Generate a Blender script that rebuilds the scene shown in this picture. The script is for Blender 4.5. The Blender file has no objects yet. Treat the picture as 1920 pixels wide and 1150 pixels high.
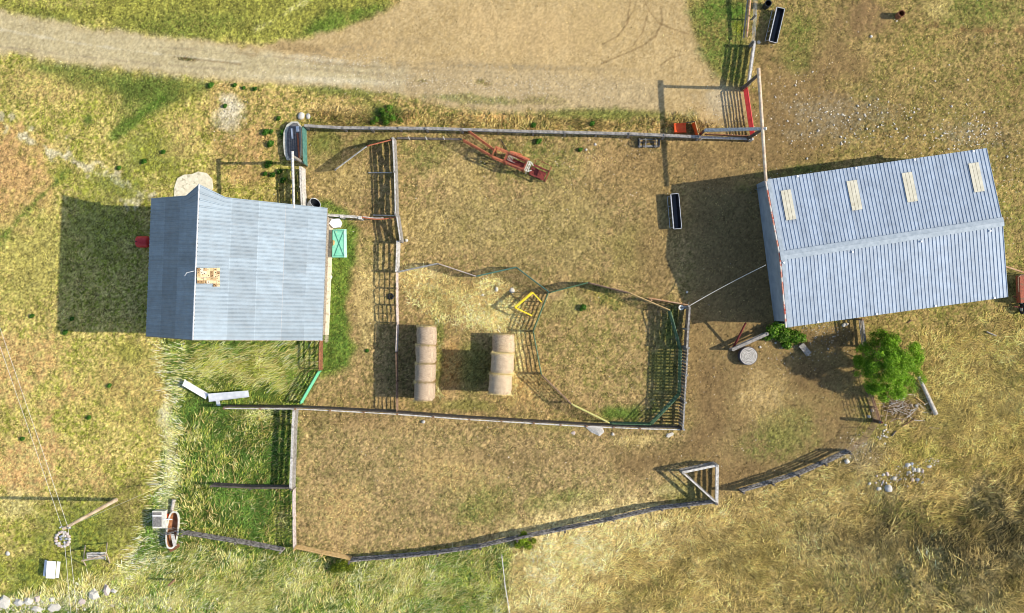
import bpy, math, random
import numpy as np
from mathutils import Vector, Matrix
R = math.radians
C = bpy.context.scene.collection
SC = bpy.context.scene

# ------------------------------------------------------------------ camera, sky, sun, exposure
CAM_H = 85.0
cam_d = bpy.data.cameras.new('camera'); cam = bpy.data.objects.new('camera', cam_d); C.objects.link(cam)
cam.location = (0, 0, CAM_H); cam.rotation_euler = (0, 0, 0)
cam_d.sensor_width = 36; cam_d.lens = 36 * CAM_H / (1920 / 22.0)
cam_d.clip_start = 1; cam_d.clip_end = 3000
SC.camera = cam
SUN_EL = math.atan(1 / 1.35)
sd = Vector((-1, 0.03, -math.tan(SUN_EL)))
w = bpy.data.worlds.new('World'); SC.world = w; w.use_nodes = True
nt = w.node_tree; nt.nodes.clear()
sky = nt.nodes.new('ShaderNodeTexSky'); sky.sky_type = 'NISHITA'; sky.sun_disc = False
sky.sun_elevation = SUN_EL; sky.sun_rotation = R(91.7)
bg = nt.nodes.new('ShaderNodeBackground'); bg.inputs[1].default_value = 0.15
wo = nt.nodes.new('ShaderNodeOutputWorld')
nt.links.new(sky.outputs[0], bg.inputs[0]); nt.links.new(bg.outputs[0], wo.inputs[0])
ld = bpy.data.lights.new('sun', 'SUN'); ld.energy = 4.2; ld.angle = R(0.5); ld.color = (1.0, 0.91, 0.76)
sun = bpy.data.objects.new('sun', ld); C.objects.link(sun); sun.location = (40, 0, 60)
sun.rotation_euler = sd.to_track_quat('-Z', 'Y').to_euler()
SC.view_settings.view_transform = 'Standard'; SC.view_settings.look = 'None'
SC.cycles.filter_width = 1.0
SC.view_settings.gamma = 1; SC.view_settings.exposure = 0.5

# ------------------------------------------------------------------ coordinates: 22 units of the map = 1 m
S = 22.0
def T(x, y, h=0.0):
    k = (1 - h / CAM_H) / S
    return Vector(((x - 960) * k, (575 - y) * k, h))
def G(x, y): return T(x, y, 0)

# ------------------------------------------------------------------ numpy noise
_rng = np.random.RandomState(7)
_tab = _rng.rand(512, 512).astype(np.float32)
def vn(x, y, s, seed=0):
    x = x / s + seed * 17.31; y = y / s + seed * 9.77
    xi = np.floor(x).astype(np.int64); yi = np.floor(y).astype(np.int64)
    fx = (x - xi).astype(np.float32); fy = (y - yi).astype(np.float32)
    fx = fx * fx * (3 - 2 * fx); fy = fy * fy * (3 - 2 * fy)
    a = _tab[xi % 512, yi % 512]; b = _tab[(xi + 1) % 512, yi % 512]
    c = _tab[xi % 512, (yi + 1) % 512]; d = _tab[(xi + 1) % 512, (yi + 1) % 512]
    return (a * (1 - fx) + b * fx) * (1 - fy) + (c * (1 - fx) + d * fx) * fy
def fbm(x, y, s, seed=0, n=4):
    t = 0; a = 1; w_ = 0
    for i in range(n):
        t = t + a * vn(x, y, s / 2 ** i, seed + i * 3); w_ += a; a *= 0.55
    return t / w_
def ss(e0, e1, x):
    t = np.clip((x - e0) / (e1 - e0), 0, 1); return t * t * (3 - 2 * t)
def lin(c):
    c = np.array(c, dtype=np.float64) / 255.0
    return np.where(c <= 0.04045, c / 12.92, ((c + 0.055) / 1.055) ** 2.4)

def sdist_poly(x, y, pts):
    pts = np.array(pts, float); n = len(pts)
    d = np.full(x.shape, 1e9, np.float32); ins = np.zeros(x.shape, bool)
    for i in range(n):
        ax, ay = pts[i]; bx, by = pts[(i + 1) % n]
        ex, ey = bx - ax, by - ay; L = ex * ex + ey * ey + 1e-9
        t = np.clip(((x - ax) * ex + (y - ay) * ey) / L, 0, 1)
        d = np.minimum(d, (x - ax - t * ex) ** 2 + (y - ay - t * ey) ** 2)
        if ay != by:
            c = ((ay > y) != (by > y)) & (x < ex * (y - ay) / (by - ay) + ax)
            ins ^= c
    d = np.sqrt(d); return np.where(ins, d, -d)
def dist_line(x, y, pts):
    d = np.full(x.shape, 1e9, np.float32)
    for (ax, ay), (bx, by) in zip(pts[:-1], pts[1:]):
        ex, ey = bx - ax, by - ay; L = ex * ex + ey * ey + 1e-9
        t = np.clip(((x - ax) * ex + (y - ay) * ey) / L, 0, 1)
        d = np.minimum(d, (x - ax - t * ex) ** 2 + (y - ay - t * ey) ** 2)
    return np.sqrt(d)

# ground cover colours (what grows or lies there, and the lower right shade); A and B are mixed grain by grain
STRAW = (212, 190, 124); DSTRAW = (184, 158, 98); OLIVE = (134, 132, 64); GREEN = (96, 122, 46); LUSH = (76, 118, 34)
YGREEN = (160, 162, 66); SALM = (208, 166, 112); TAN = (200, 174, 120); DIRT = (142, 118, 78); DDIRT = (122, 98, 66)
PALE = (214, 200, 166); GRAV = (196, 182, 150); WHITE = (236, 226, 194); HAY = (232, 206, 140); DOLIVE = (104, 98, 56)
DGREEN = (56, 92, 34); BROWN = (112, 88, 58); GREY = (158, 146, 118); PGREEN = (186, 186, 88); CREAM = (238, 228, 156)
# (shape, data, softness, A, B, strength, breakup, grain, blade density)
LAY = [
 # broad fields
 ('P', [(-500, -500), (640, -500), (660, 60), (600, 250), (620, 700), (300, 1150), (200, 2000), (-500, 2000)], 40, (212, 192, 116), (152, 156, 60), .9, 40, .34, 1),
 ('P', [(560, 236), (1440, 240), (1440, 700), (1320, 800), (560, 780)], 14, (184, 155, 106), (142, 128, 78), .92, 10, .27, .55),
 ('P', [(545, 765), (1290, 800), (1620, 780), (1590, 850), (1345, 942), (960, 1012), (650, 1046), (550, 1028)], 8, (184, 157, 108), (148, 134, 84), .94, 6, .28, .6),
 ('P', [(1440, -500), (2600, -500), (2600, 330), (1440, 340)], 40, (166, 142, 90), (132, 122, 66), .85, 40, .3, .65),
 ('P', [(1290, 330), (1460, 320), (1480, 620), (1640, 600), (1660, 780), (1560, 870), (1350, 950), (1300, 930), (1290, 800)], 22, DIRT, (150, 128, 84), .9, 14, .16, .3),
 ('P', [(1620, 590), (2600, 520), (2600, 1000), (1640, 930), (1600, 850)], 25, (178, 154, 96), OLIVE, .85, 20, .3, .9),
 ('P', [(940, 1010), (1345, 945), (1600, 850), (1700, 900), (2600, 860), (2600, 2600), (940, 2600)], 18, (196, 172, 112), (136, 122, 68), .9, 14, .34, 1),
 # left field patches
 ('B', (10, 340, 90, 100, 0), 1, (210, 164, 112), SALM, .8, 1.1, .26, .6), ('B', (40, 700, 110, 90, 0), 1, (206, 162, 106), STRAW, .75, 1.2, .26, .7),
 ('B', (50, 880, 100, 80, 0), 1, (208, 162, 108), STRAW, .8, 1.2, .26, .7), ('B', (180, 890, 50, 50, 0), 1, (206, 160, 106), STRAW, .65, 1.2, .28, .8),
 ('B', (250, 720, 100, 90, 0), 1, (190, 158, 92), STRAW, .5, .6, .28, .8), ('B', (90, 160, 120, 50, 0), 1, SALM, STRAW, .4, .6, .28, .8),
 ('P', [(40, 118), (160, 122), (300, 140), (390, 152), (400, 170), (330, 205), (240, 190), (120, 150)], 18, GREEN, OLIVE, .85, 22, .3, 1),
 ('P', [(230, 150), (330, 150), (330, 190), (250, 240), (215, 240)], 16, GREEN, DGREEN, .55, 16, .3, 1),
 ('L', [(300, 190), (265, 215), (215, 255)], 14, LUSH, GREEN, .8, 12, .3, 1), ('B', (165, 225, 14, 16, 0), 1, LUSH, GREEN, .8, .5, .3, 1),
 ('L', [(130, 320), (95, 350), (45, 400), (0, 455)], 9, LUSH, OLIVE, .85, 8, .3, 1), ('B', (115, 330, 22, 24, 0), 1, GREEN, YGREEN, .6, .5, .3, 1),
 ('L', [(-20, 225), (60, 262), (110, 290), (200, 335), (275, 368)], 15, WHITE, GRAV, .7, 50, .2, .3),
 ('B', (230, 350, 60, 25, .4), 1, GREEN, OLIVE, .4, .7, .3, 1), ('B', (290, 290, 90, 60, 0), 1, GREEN, YGREEN, .7, .7, .3, 1),
 ('B', (240, 660, 45, 30, .3), 1, YGREEN, OLIVE, .7, .6, .3, 1), ('B', (60, 480, 90, 120, 0), 1, YGREEN, STRAW, .5, .6, .3, 1),
 ('B', (200, 420, 90, 120, 0), 1, GREEN, YGREEN, .55, .6, .3, 1),
 ('B', (150, 1000, 140, 90, 0), 1, GREEN, YGREEN, .9, .6, .3, 1), ('B', (90, 1080, 130, 50, 0), 1, GREEN, YGREEN, .85, .6, .3, 1),
 ('B', (235, 950, 50, 90, .4), 1, (128, 118, 66), OLIVE, .8, .6, .3, 1), ('B', (30, 950, 60, 40, 0), 1, CREAM, STRAW, .5, .7, .25, .6),
 # north of road
 ('P', [(-500, -500), (800, -500), (730, 12), (640, 52), (500, 82), (330, 72), (100, 35), (-500, -30)], 14, YGREEN, OLIVE, .85, 18, .34, 1),
 ('B', (340, 45, 130, 35, 0), 1, GREEN, OLIVE, .6, .6, .32, 1), ('B', (620, 45, 70, 25, -.4), 1, LUSH, GREEN, .75, .6, .3, 1),
 ('B', (690, 25, 60, 18, -.3), 1, LUSH, GREEN, .6, .6, .3, 1), ('L', [(480, 55), (600, -10)], 8, PGREEN, CREAM, .6, 10, .3, 1),
 ('B', (90, 30, 80, 14, .25), 1, GREEN, OLIVE, .5, .6, .3, 1), ('B', (120, 5, 120, 14, 0), 1, PGREEN, STRAW, .5, .6, .3, 1),
 # road and yard
 ('P', [(-500, -50), (0, 22), (80, 38), (180, 55), (300, 72), (420, 83), (500, 86), (560, 76), (650, 52), (720, 22), (755, -4), (800, -500), (1330, -500), (1288, 10), (1300, 60), (1330, 125), (1372, 160), (1400, 165), (1412, 225), (1330, 240), (1240, 212), (1100, 200), (950, 214), (850, 204), (740, 178), (620, 166), (500, 160), (400, 152), (380, 146), (250, 130), (120, 112), (0, 98), (-500, 20)], 7, (204, 178, 128), (186, 160, 110), 1, 11, .10, .05),
 ('P', [(-500, -50), (0, 22), (180, 55), (300, 72), (420, 88), (560, 112), (640, 118), (760, 130), (760, 172), (620, 163), (400, 150), (250, 130), (120, 112), (0, 98), (-500, 20)], 12, (208, 194, 152), (190, 176, 134), .85, 12, .10, .0),
 ('P', [(700, 124), (900, 128), (1100, 142), (1240, 160), (1240, 205), (950, 212), (850, 204), (700, 174)], 16, (184, 164, 124), (194, 176, 138), .6, 24, .16, .03),
 ('B', (660, 92, 130, 14, -.12), 1, (196, 164, 112), GREY, .5, .6, .08, 0), ('B', (620, 150, 150, 8, .05), 1, PALE, WHITE, .6, .6, .14, 0),
 ('B', (600, 112, 110, 8, .08), 1, PALE, WHITE, .45, .6, .14, 0), ('B', (640, 134, 160, 5, .08), 1, (180, 158, 114), GREY, .6, .4, .1, 0),
 ('B', (950, 125, 260, 7, .03), 1, (166, 142, 98), GREY, .55, .4, .1, 0), ('B', (352, 110, 24, 6, .1), 1, (110, 110, 60), DIRT, 1, .5, .3, 1), ('L', [(370, 112), (450, 120)], 3, DIRT, GREY, .7, 3, .1, 0), ('L', [(300, 88), (500, 104), (640, 122), (900, 135)], 3, (170, 148, 106), GREY, .6, 5, .1, 0), ('B', (905, 155, 18, 6, .2), 1, OLIVE, DIRT, .8, .6, .3, .8), ('B', (1000, 190, 60, 10, 0), 1, OLIVE, DIRT, .5, .9, .3, .7), ('B', (560, 90, 60, 10, .05), 1, (170, 144, 98), DIRT, .6, .5, .1, 0),
 ('B', (790, 152, 14, 5, 0), 1, OLIVE, DIRT, .7, .6, .3, .5), ('L', [(0, 88), (120, 102), (300, 122), (420, 130)], 3, (184, 166, 128), GREY, .6, 5, .1, 0),
 ('L', [(0, 55), (150, 82), (300, 102), (450, 116)], 3, (220, 210, 180), PALE, .5, 5, .1, 0),
 ('B', (1000, 60, 160, 60, 0), 1, (214, 182, 128), (200, 172, 122), .5, .6, .08, 0), ('B', (1120, 40, 90, 60, 0), 1, (190, 162, 112), TAN, .5, .6, .1, 0),
 ('L', [(1182, 0), (1176, 44), (1158, 68), (1130, 83)], 2.5, DIRT, DDIRT, .6, 2, .1, 0),
 ('L', [(1208, 0), (1217, 21), (1236, 44), (1273, 59), (1291, 64)], 2.5, DIRT, DDIRT, .55, 2, .1, 0),
 ('L', [(1239, 15), (1242, 40), (1229, 68), (1205, 86), (1174, 100), (1127, 120)], 3, DIRT, DDIRT, .6, 2, .1, 0),
 ('L', [(1214, 26), (1205, 60), (1187, 86), (1160, 100)], 2.2, DIRT, DDIRT, .45, 2, .1, 0),
 ('L', [(1239, 123), (1255, 110), (1283, 102)], 1.8, DIRT, DDIRT, .6, 2, .1, 0), ('L', [(1195, 0), (1185, 25), (1170, 45)], 2, DIRT, DDIRT, .4, 2, .1, 0),
 # verge below the road
 ('P', [(400, 150), (560, 165), (740, 180), (850, 206), (960, 216), (1240, 214), (1300, 222), (1310, 250), (900, 246), (570, 238), (540, 300), (400, 320), (380, 200)], 10, (208, 176, 112), OLIVE, .8, 16, .3, .8),
 ('B', (430, 215, 36, 40, 0), 1, WHITE, GRAV, .9, .7, .2, .2), ('B', (470, 270, 55, 50, 0), 1, SALM, DSTRAW, .7, .5, .24, .5),
 ('B', (465, 330, 55, 30, 0), 1, SALM, DSTRAW, .7, .5, .24, .6), ('B', (350, 250, 50, 60, 0), 1, SALM, STRAW, .45, .7, .28, .8),
 ('B', (640, 172, 120, 10, .08), 1, GREEN, OLIVE, .75, .7, .3, 1), ('B', (725, 215, 44, 20, 0), 1, LUSH, DGREEN, .85, .6, .3, 1),
 ('B', (870, 185, 130, 10, .05), 1, OLIVE, GREEN, .55, .8, .28, .8), ('B', (700, 200, 60, 16, 0), 1, GREEN, OLIVE, .5, .8, .3, 1),
 ('B', (640, 205, 60, 12, 0), 1, STRAW, SALM, .7, .5, .26, .8), ('B', (900, 225, 110, 10, 0), 1, (216, 168, 102), STRAW, .8, .5, .26, 1),
 ('B', (1010, 232, 60, 8, 0), 1, STRAW, OLIVE, .7, .5, .3, 1), ('B', (1130, 215, 130, 14, 0), 1, GREEN, OLIVE, .75, .7, .3, 1),
 ('B', (1220, 230, 50, 10, 0), 1, STRAW, OLIVE, .7, .6, .3, 1), ('B', (1290, 220, 30, 20, 0), 1, GREEN, STRAW, .6, .7, .3, 1),
 ('P', [(1290, -10), (1400, -10), (1396, 160), (1345, 150), (1315, 90), (1300, 40)], 16, GREEN, (150, 136, 76), .85, 22, .3, 1),
 ('B', (1380, 20, 26, 30, 0), 1, LUSH, GREEN, .7, .6, .3, 1), ('B', (1385, 55, 14, 20, 0), 1, (150, 150, 40), LUSH, .7, .5, .3, 1),
 ('B', (1330, 20, 40, 24, 0), 1, LUSH, GREEN, .6, .7, .3, 1), ('B', (1345, 190, 40, 30, 0), 1, GRAV, PALE, .6, .6, .16, .1),
 # pens
 ('B', (610, 270, 45, 35, 0), 1, GREEN, OLIVE, .75, .7, .3, 1), ('B', (700, 262, 60, 18, 0), 1, GREEN, OLIVE, .5, .7, .3, 1),
 ('B', (650, 340, 60, 50, 0), 1, STRAW, DSTRAW, .7, .5, .26, .9), ('B', (800, 285, 60, 50, 0), 1, OLIVE, GREEN, .45, .7, .3, .9),
 ('B', (870, 330, 70, 60, 0), 1, STRAW, DSTRAW, .55, .6, .26, .9), ('B', (1000, 300, 120, 50, 0), 1, OLIVE, GREEN, .5, .7, .28, .9),
 ('B', (900, 420, 120, 80, 0), 1, OLIVE, TAN, .55, .7, .28, .9), ('B', (800, 430, 60, 70, 0), 1, STRAW, DSTRAW, .5, .6, .26, .9),
 ('B', (1060, 430, 120, 100, 0), 1, OLIVE, TAN, .5, .7, .26, .8), ('B', (1180, 330, 100, 70, 0), 1, (176, 148, 94), DIRT, .6, .6, .2, .5),
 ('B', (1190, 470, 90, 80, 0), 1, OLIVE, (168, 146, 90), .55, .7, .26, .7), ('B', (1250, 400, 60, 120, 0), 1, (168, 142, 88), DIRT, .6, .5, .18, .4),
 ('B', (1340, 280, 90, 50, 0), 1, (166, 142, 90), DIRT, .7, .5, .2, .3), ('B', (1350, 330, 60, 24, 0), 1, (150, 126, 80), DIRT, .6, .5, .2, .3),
 ('B', (790, 520, 52, 32, 0), 1, (246, 220, 152), HAY, 1, .5, .26, 1), ('B', (830, 560, 70, 46, 0), 1, STRAW, OLIVE, .7, .6, .28, 1),
 ('B', (932, 588, 52, 46, 0), 1, (246, 222, 150), HAY, 1, .5, .26, 1), ('B', (890, 555, 60, 40, 0), 1, (206, 170, 104), STRAW, .65, .6, .26, 1),
 ('B', (690, 560, 36, 100, 0), 1, STRAW, HAY, .65, .5, .26, 1), ('B', (970, 655, 16, 70, 0), 1, HAY, CREAM, 1, .5, .26, 1),
 ('B', (985, 720, 60, 50, 0), 1, (206, 166, 98), STRAW, .65, .6, .28, 1), ('B', (846, 690, 30, 50, 0), 1, (168, 126, 66), DSTRAW, .85, .5, .28, 1),
 ('B', (890, 690, 36, 55, 0), 1, GREEN, OLIVE, .6, .6, .3, 1), ('B', (822, 640, 12, 100, 0), 1, LUSH, GREEN, .6, .6, .3, 1),
 ('B', (870, 760, 110, 14, .03), 1, GREEN, OLIVE, .5, .7, .3, 1), ('B', (1120, 650, 120, 110, 0), 1, (180, 156, 98), OLIVE, .6, .7, .3, 1),
 ('B', (1060, 570, 50, 30, -.3), 1, GREEN, STRAW, .6, .7, .3, 1), ('B', (1150, 560, 80, 22, .3), 1, (170, 156, 72), GREEN, .55, .7, .3, 1),
 ('B', (1260, 600, 20, 60, 0), 1, GREEN, DGREEN, .7, .5, .3, 1), ('B', (1175, 775, 80, 22, 0), 1, LUSH, GREEN, .85, .6, .3, 1),
 ('B', (1245, 700, 40, 90, 0), 1, GREEN, OLIVE, .6, .6, .3, 1), ('B', (1040, 555, 22, 12, 0), 1, (176, 150, 108), TAN, .8, .3, .12, .2),
 ('P', [(600, 380), (640, 385), (668, 430), (670, 470), (650, 560), (665, 650), (655, 690), (600, 705), (592, 640), (610, 500)], 9, LUSH, (120, 142, 54), .9, 12, .3, 1),
 ('B', (625, 420, 30, 30, 0), 1, STRAW, GREEN, .4, .7, .3, 1), ('B', (695, 480, 30, 50, 0), 1, STRAW, OLIVE, .5, .6, .3, 1),
 # lower paddock
 ('B', (640, 960, 70, 70, 0), 1, (196, 160, 102), STRAW, .5, .6, .26, .9), ('B', (900, 950, 90, 50, 0), 1, OLIVE, GREEN, .6, .7, .3, 1),
 ('B', (1050, 940, 110, 30, -.15), 1, OLIVE, GREEN, .6, .7, .3, 1), ('B', (850, 880, 110, 50, 0), 1, (190, 158, 98), STRAW, .5, .6, .26, .9),
 ('B', (1180, 860, 90, 35, 0), 1, (158, 132, 86), DIRT, .6, .6, .2, .4), ('B', (1270, 930, 50, 30, 0), 1, GREEN, OLIVE, .55, .7, .3, 1),
 ('B', (1190, 825, 50, 14, 0), 1, STRAW, HAY, .7, .6, .26, .9), ('B', (1050, 800, 60, 12, 0), 1, GREEN, OLIVE, .4, .7, .3, 1),
 # east yard
 ('B', (1430, 740, 60, 60, .3), 1, (196, 168, 108), TAN, .75, .6, .24, .8), ('B', (1440, 830, 70, 40, 0), 1, GREEN, DIRT, .5, .7, .3, .8),
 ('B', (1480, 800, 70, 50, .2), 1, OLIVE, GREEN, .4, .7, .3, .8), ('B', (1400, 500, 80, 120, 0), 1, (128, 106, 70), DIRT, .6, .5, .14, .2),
 ('B', (1300, 700, 30, 120, 0), 1, (158, 132, 86), DIRT, .6, .5, .16, .3), ('B', (1560, 640, 50, 30, 0), 1, DDIRT, BROWN, .6, .6, .16, .2),
 ('B', (1530, 700, 60, 40, 0), 1, DDIRT, BROWN, .6, .6, .16, .2), ('B', (1620, 850, 60, 40, 0), 1, (150, 132, 96), GREY, .6, .6, .2, .4),
 ('B', (1690, 770, 50, 30, 0), 1, BROWN, DIRT, .8, .5, .2, .4), ('B', (1480, 320, 90, 12, -.12), 1, DGREEN, LUSH, .85, .5, .3, 1),
 ('B', (1380, 890, 70, 24, -.3), 1, DIRT, DDIRT, .6, .5, .2, .4), ('B', (1400, 350, 30, 16, 0), 1, OLIVE, DIRT, .5, .6, .2, .3),
 # top right
 ('P', [(1425, 60), (1520, 130), (1600, 200), (1560, 290), (1440, 330), (1300, 330), (1290, 265), (1420, 262)], 30, (150, 124, 82), DIRT, .85, 30, .18, .2),
 ('B', (1200, 300, 110, 40, 0), 1, (166, 138, 90), DIRT, .7, .5, .2, .3), ('B', (1230, 500, 50, 110, 0), 1, (164, 138, 92), DIRT, .7, .5, .2, .3), ('B', (980, 860, 240, 26, .05), 1, (176, 150, 104), DIRT, .6, .6, .2, .4), ('L', [(1180, 880), (1280, 850), (1340, 800), (1330, 700)], 26, DIRT, DDIRT, .7, 14, .16, .2),
 ('B', (700, 400, 30, 60, 0), 1, (186, 150, 100), DIRT, .4, .6, .2, .4), ('B', (680, 790, 90, 16, .03), 1, (180, 150, 104), DIRT, .5, .6, .2, .4),
 ('B', (1620, 30, 70, 60, 0), 1, (146, 118, 80), DIRT, .95, .6, .14, .3), ('B', (1560, 120, 70, 80, .3), 1, (144, 118, 78), DIRT, .85, .6, .18, .4),
 ('B', (1500, 60, 50, 60, 0), 1, OLIVE, GREEN, .5, .7, .28, .9), ('B', (1490, 110, 40, 40, 0), 1, OLIVE, GREEN, .45, .7, .28, .9),
 ('B', (1830, 20, 110, 34, 0), 1, OLIVE, GREEN, .65, .7, .3, 1), ('B', (1460, 230, 80, 90, 0), 1, DIRT, (150, 126, 82), .9, .5, .18, .3),
 ('B', (1560, 225, 120, 50, 0), 1, (146, 126, 86), GREY, .75, .7, .2, .4), ('B', (1720, 90, 80, 60, 0), 1, (180, 152, 92), OLIVE, .5, .6, .28, .9),
 ('L', [(1740, 48), (1800, 56), (1930, 58)], 7, (140, 106, 64), DDIRT, .7, 10, .2, .4), ('B', (1760, 10, 30, 30, 0), 1, STRAW, DSTRAW, .6, .6, .28, 1),
 ('B', (1820, 250, 80, 30, 0), 1, (150, 130, 92), GREY, .5, .7, .22, .5), ('B', (1890, 150, 60, 60, 0), 1, (150, 122, 74), OLIVE, .5, .7, .28, .8),
 ('B', (1920, 440, 40, 130, 0), 1, (142, 124, 76), OLIVE, .6, .7, .26, .8), ('B', (1895, 540, 40, 40, 0), 1, DGREEN, BROWN, .6, .6, .26, .8),
 ('B', (1840, 760, 110, 110, 0), 1, OLIVE, DSTRAW, .45, .7, .3, 1), ('B', (1720, 640, 90, 50, 0), 1, DSTRAW, OLIVE, .4, .7, .3, 1),
 # lower right slope: straw and olive grass, shade painted in as the darkest blobs
 ('B', (1100, 1000, 200, 80, -.2), 1, (232, 210, 148), HAY, .95, .6, .3, 1), ('B', (1030, 1080, 130, 95, 0), 1, (234, 214, 152), HAY, .9, .6, .3, 1),
 ('B', (1340, 980, 100, 46, -.4), 1, (224, 198, 132), DSTRAW, .55, .6, .3, 1), ('B', (1200, 1110, 150, 50, 0), 1, DSTRAW, OLIVE, .6, .6, .3, 1),
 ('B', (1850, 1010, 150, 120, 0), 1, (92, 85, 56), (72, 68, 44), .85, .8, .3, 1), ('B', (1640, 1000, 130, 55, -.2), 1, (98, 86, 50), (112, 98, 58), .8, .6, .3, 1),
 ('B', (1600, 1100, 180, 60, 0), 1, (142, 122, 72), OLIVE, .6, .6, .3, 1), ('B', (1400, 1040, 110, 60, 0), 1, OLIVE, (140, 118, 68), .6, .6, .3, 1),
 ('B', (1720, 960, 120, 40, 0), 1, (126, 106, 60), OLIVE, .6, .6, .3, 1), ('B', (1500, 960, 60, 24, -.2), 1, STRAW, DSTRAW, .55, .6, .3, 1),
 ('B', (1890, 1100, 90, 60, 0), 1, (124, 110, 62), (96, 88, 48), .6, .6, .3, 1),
 # rank grass: lower left
 ('P', [(302, 636), (600, 638), (596, 700), (560, 768), (550, 1030), (650, 1048), (960, 1020), (942, 1150), (930, 2600), (-400, 2600), (-400, 1122), (210, 1108), (260, 1020), (300, 870), (320, 770), (310, 700)], 9, (74, 100, 38), (120, 142, 64), .95, 12, .34, 1),
 ('P', [(335, 770), (550, 772), (548, 1025), (430, 1060), (345, 1040), (325, 920)], 16, (66, 94, 36), (88, 116, 50), .85, 16, .3, 1),
 ('B', (480, 690, 120, 22, .05), 1, (150, 150, 40), PGREEN, .7, .6, .3, 1), ('B', (500, 655, 80, 16, 0), 1, LUSH, DGREEN, .7, .6, .3, 1),
 ('L', [(312, 770), (318, 850), (315, 930), (300, 1000)], 14, CREAM, WHITE, .7, 14, .25, 1), ('B', (240, 1090, 60, 40, -.6), 1, CREAM, PGREEN, .6, .6, .3, 1),
 ('B', (150, 1132, 260, 15, 0), 1, WHITE, CREAM, .85, .6, .2, .5), ('B', (480, 1120, 180, 30, 0), 1, CREAM, PGREEN, .55, .7, .3, 1),
 ('B', (760, 1090, 170, 50, 0), 1, CREAM, PGREEN, .45, .8, .3, 1), ('B', (890, 1100, 50, 60, 0), 1, LUSH, GREEN, .5, .7, .3, 1),
 ('L', [(618, 478), (616, 560), (612, 640)], 3, GRAV, WHITE, .8, 3, .2, 0),
]
def ground_fields(x, y):
    """albedo, grain and blade density at map points"""
    n = len(x)
    nb = [fbm(x, y, 70, 5, 3) * 2 - 1, fbm(x, y, 18, 9, 3) * 2 - 1]
    brk = (nb[0] * .45 + nb[1] * .75).astype(np.float32)
    mixn = fbm(x, y, 26, 21, 5); mixn = ss(.34, .70, mixn * .36 + vn(x, y, 5.5, 4) * .20 + vn(x, y, 2.7, 14) * .44)
    col = np.zeros((n, 3), np.float32); gr = np.full(n, .3, np.float32); de = np.full(n, .9, np.float32)
    A, B = lin(DSTRAW), lin(OLIVE)
    col[:] = A + (B - A) * mixn[:, None]
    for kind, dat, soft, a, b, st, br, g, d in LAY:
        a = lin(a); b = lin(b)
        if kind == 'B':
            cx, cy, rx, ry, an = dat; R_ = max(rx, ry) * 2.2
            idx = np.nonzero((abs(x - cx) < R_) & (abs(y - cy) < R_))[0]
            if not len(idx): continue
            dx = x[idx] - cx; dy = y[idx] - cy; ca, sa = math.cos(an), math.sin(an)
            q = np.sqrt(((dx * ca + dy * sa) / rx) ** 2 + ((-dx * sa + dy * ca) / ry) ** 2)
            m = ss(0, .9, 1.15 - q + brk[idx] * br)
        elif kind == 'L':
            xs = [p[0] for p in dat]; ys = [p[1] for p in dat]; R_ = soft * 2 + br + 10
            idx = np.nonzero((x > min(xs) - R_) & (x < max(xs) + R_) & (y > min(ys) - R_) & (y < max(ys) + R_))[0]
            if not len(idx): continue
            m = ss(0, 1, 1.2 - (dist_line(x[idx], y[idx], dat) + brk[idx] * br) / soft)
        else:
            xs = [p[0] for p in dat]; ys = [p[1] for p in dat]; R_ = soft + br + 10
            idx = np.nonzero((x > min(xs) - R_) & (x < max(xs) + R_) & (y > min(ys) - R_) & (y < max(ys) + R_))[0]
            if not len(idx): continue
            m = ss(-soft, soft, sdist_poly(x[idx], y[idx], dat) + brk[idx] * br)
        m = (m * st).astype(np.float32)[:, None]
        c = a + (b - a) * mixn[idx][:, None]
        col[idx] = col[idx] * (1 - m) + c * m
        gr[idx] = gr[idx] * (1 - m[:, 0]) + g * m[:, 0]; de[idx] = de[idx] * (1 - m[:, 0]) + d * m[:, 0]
    return col, gr, de
ALB = 0.725
PAD = [(327, 352), (333, 335), (345, 328), (360, 327), (372, 322), (388, 325), (398, 336), (400, 352), (392, 372), (396, 385), (327, 385)]

def ground_z(x, y):
    z = (fbm(x, y, 16, 31, 3) - .5) * .10 + (fbm(x, y, 260, 41, 2) - .5) * .25
    m = ss(-60, 120, sdist_poly(x, y, [(1000, 1060), (1345, 975), (1620, 900), (2600, 860), (2600, 2600), (950, 2600)]))
    z = z * (.4 + .6 * m) + m * ((fbm(x, y, 190, 51, 3) - .55) * 1.8)
    bx = x + (fbm(x, y, 120, 57, 3) - .5) * 130
    z = z + ss(880, 1030, y + (fbm(x, y, 90, 58, 2) - .5) * 60) * (3.2 * ss(1640, 1970, bx) + 1.5 * ss(1500, 1740, bx)) * (1 - .35 * ss(1070, 1170, y))  # bank added so its face turns from the sun and darkens
    return z.astype(np.float32)

def finish_mesh(name, co, faces_flat, nper, mat, col=None, smooth=False):
    me = bpy.data.meshes.new(name)
    nv = len(co); nf = len(faces_flat) // nper
    me.vertices.add(nv); me.vertices.foreach_set('co', np.ascontiguousarray(co, np.float32).ravel())
    me.loops.add(nf * nper); me.loops.foreach_set('vertex_index', np.ascontiguousarray(faces_flat, np.int32))
    me.polygons.add(nf); me.polygons.foreach_set('loop_start', np.arange(nf, dtype=np.int32) * nper)
    try: me.polygons.foreach_set('loop_total', np.full(nf, nper, np.int32))
    except Exception: pass
    me.update(calc_edges=True)
    if col is not None:
        at = me.color_attributes.new('Col', 'FLOAT_COLOR', 'POINT')
        c4 = np.ones((nv, 4), np.float32); c4[:, :3] = col
        at.data.foreach_set('color', c4.ravel())
    if smooth: me.polygons.foreach_set('use_smooth', np.ones(nf, bool))
    me.materials.append(mat)
    o = bpy.data.objects.new(name, me); C.objects.link(o)
    return o

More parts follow.
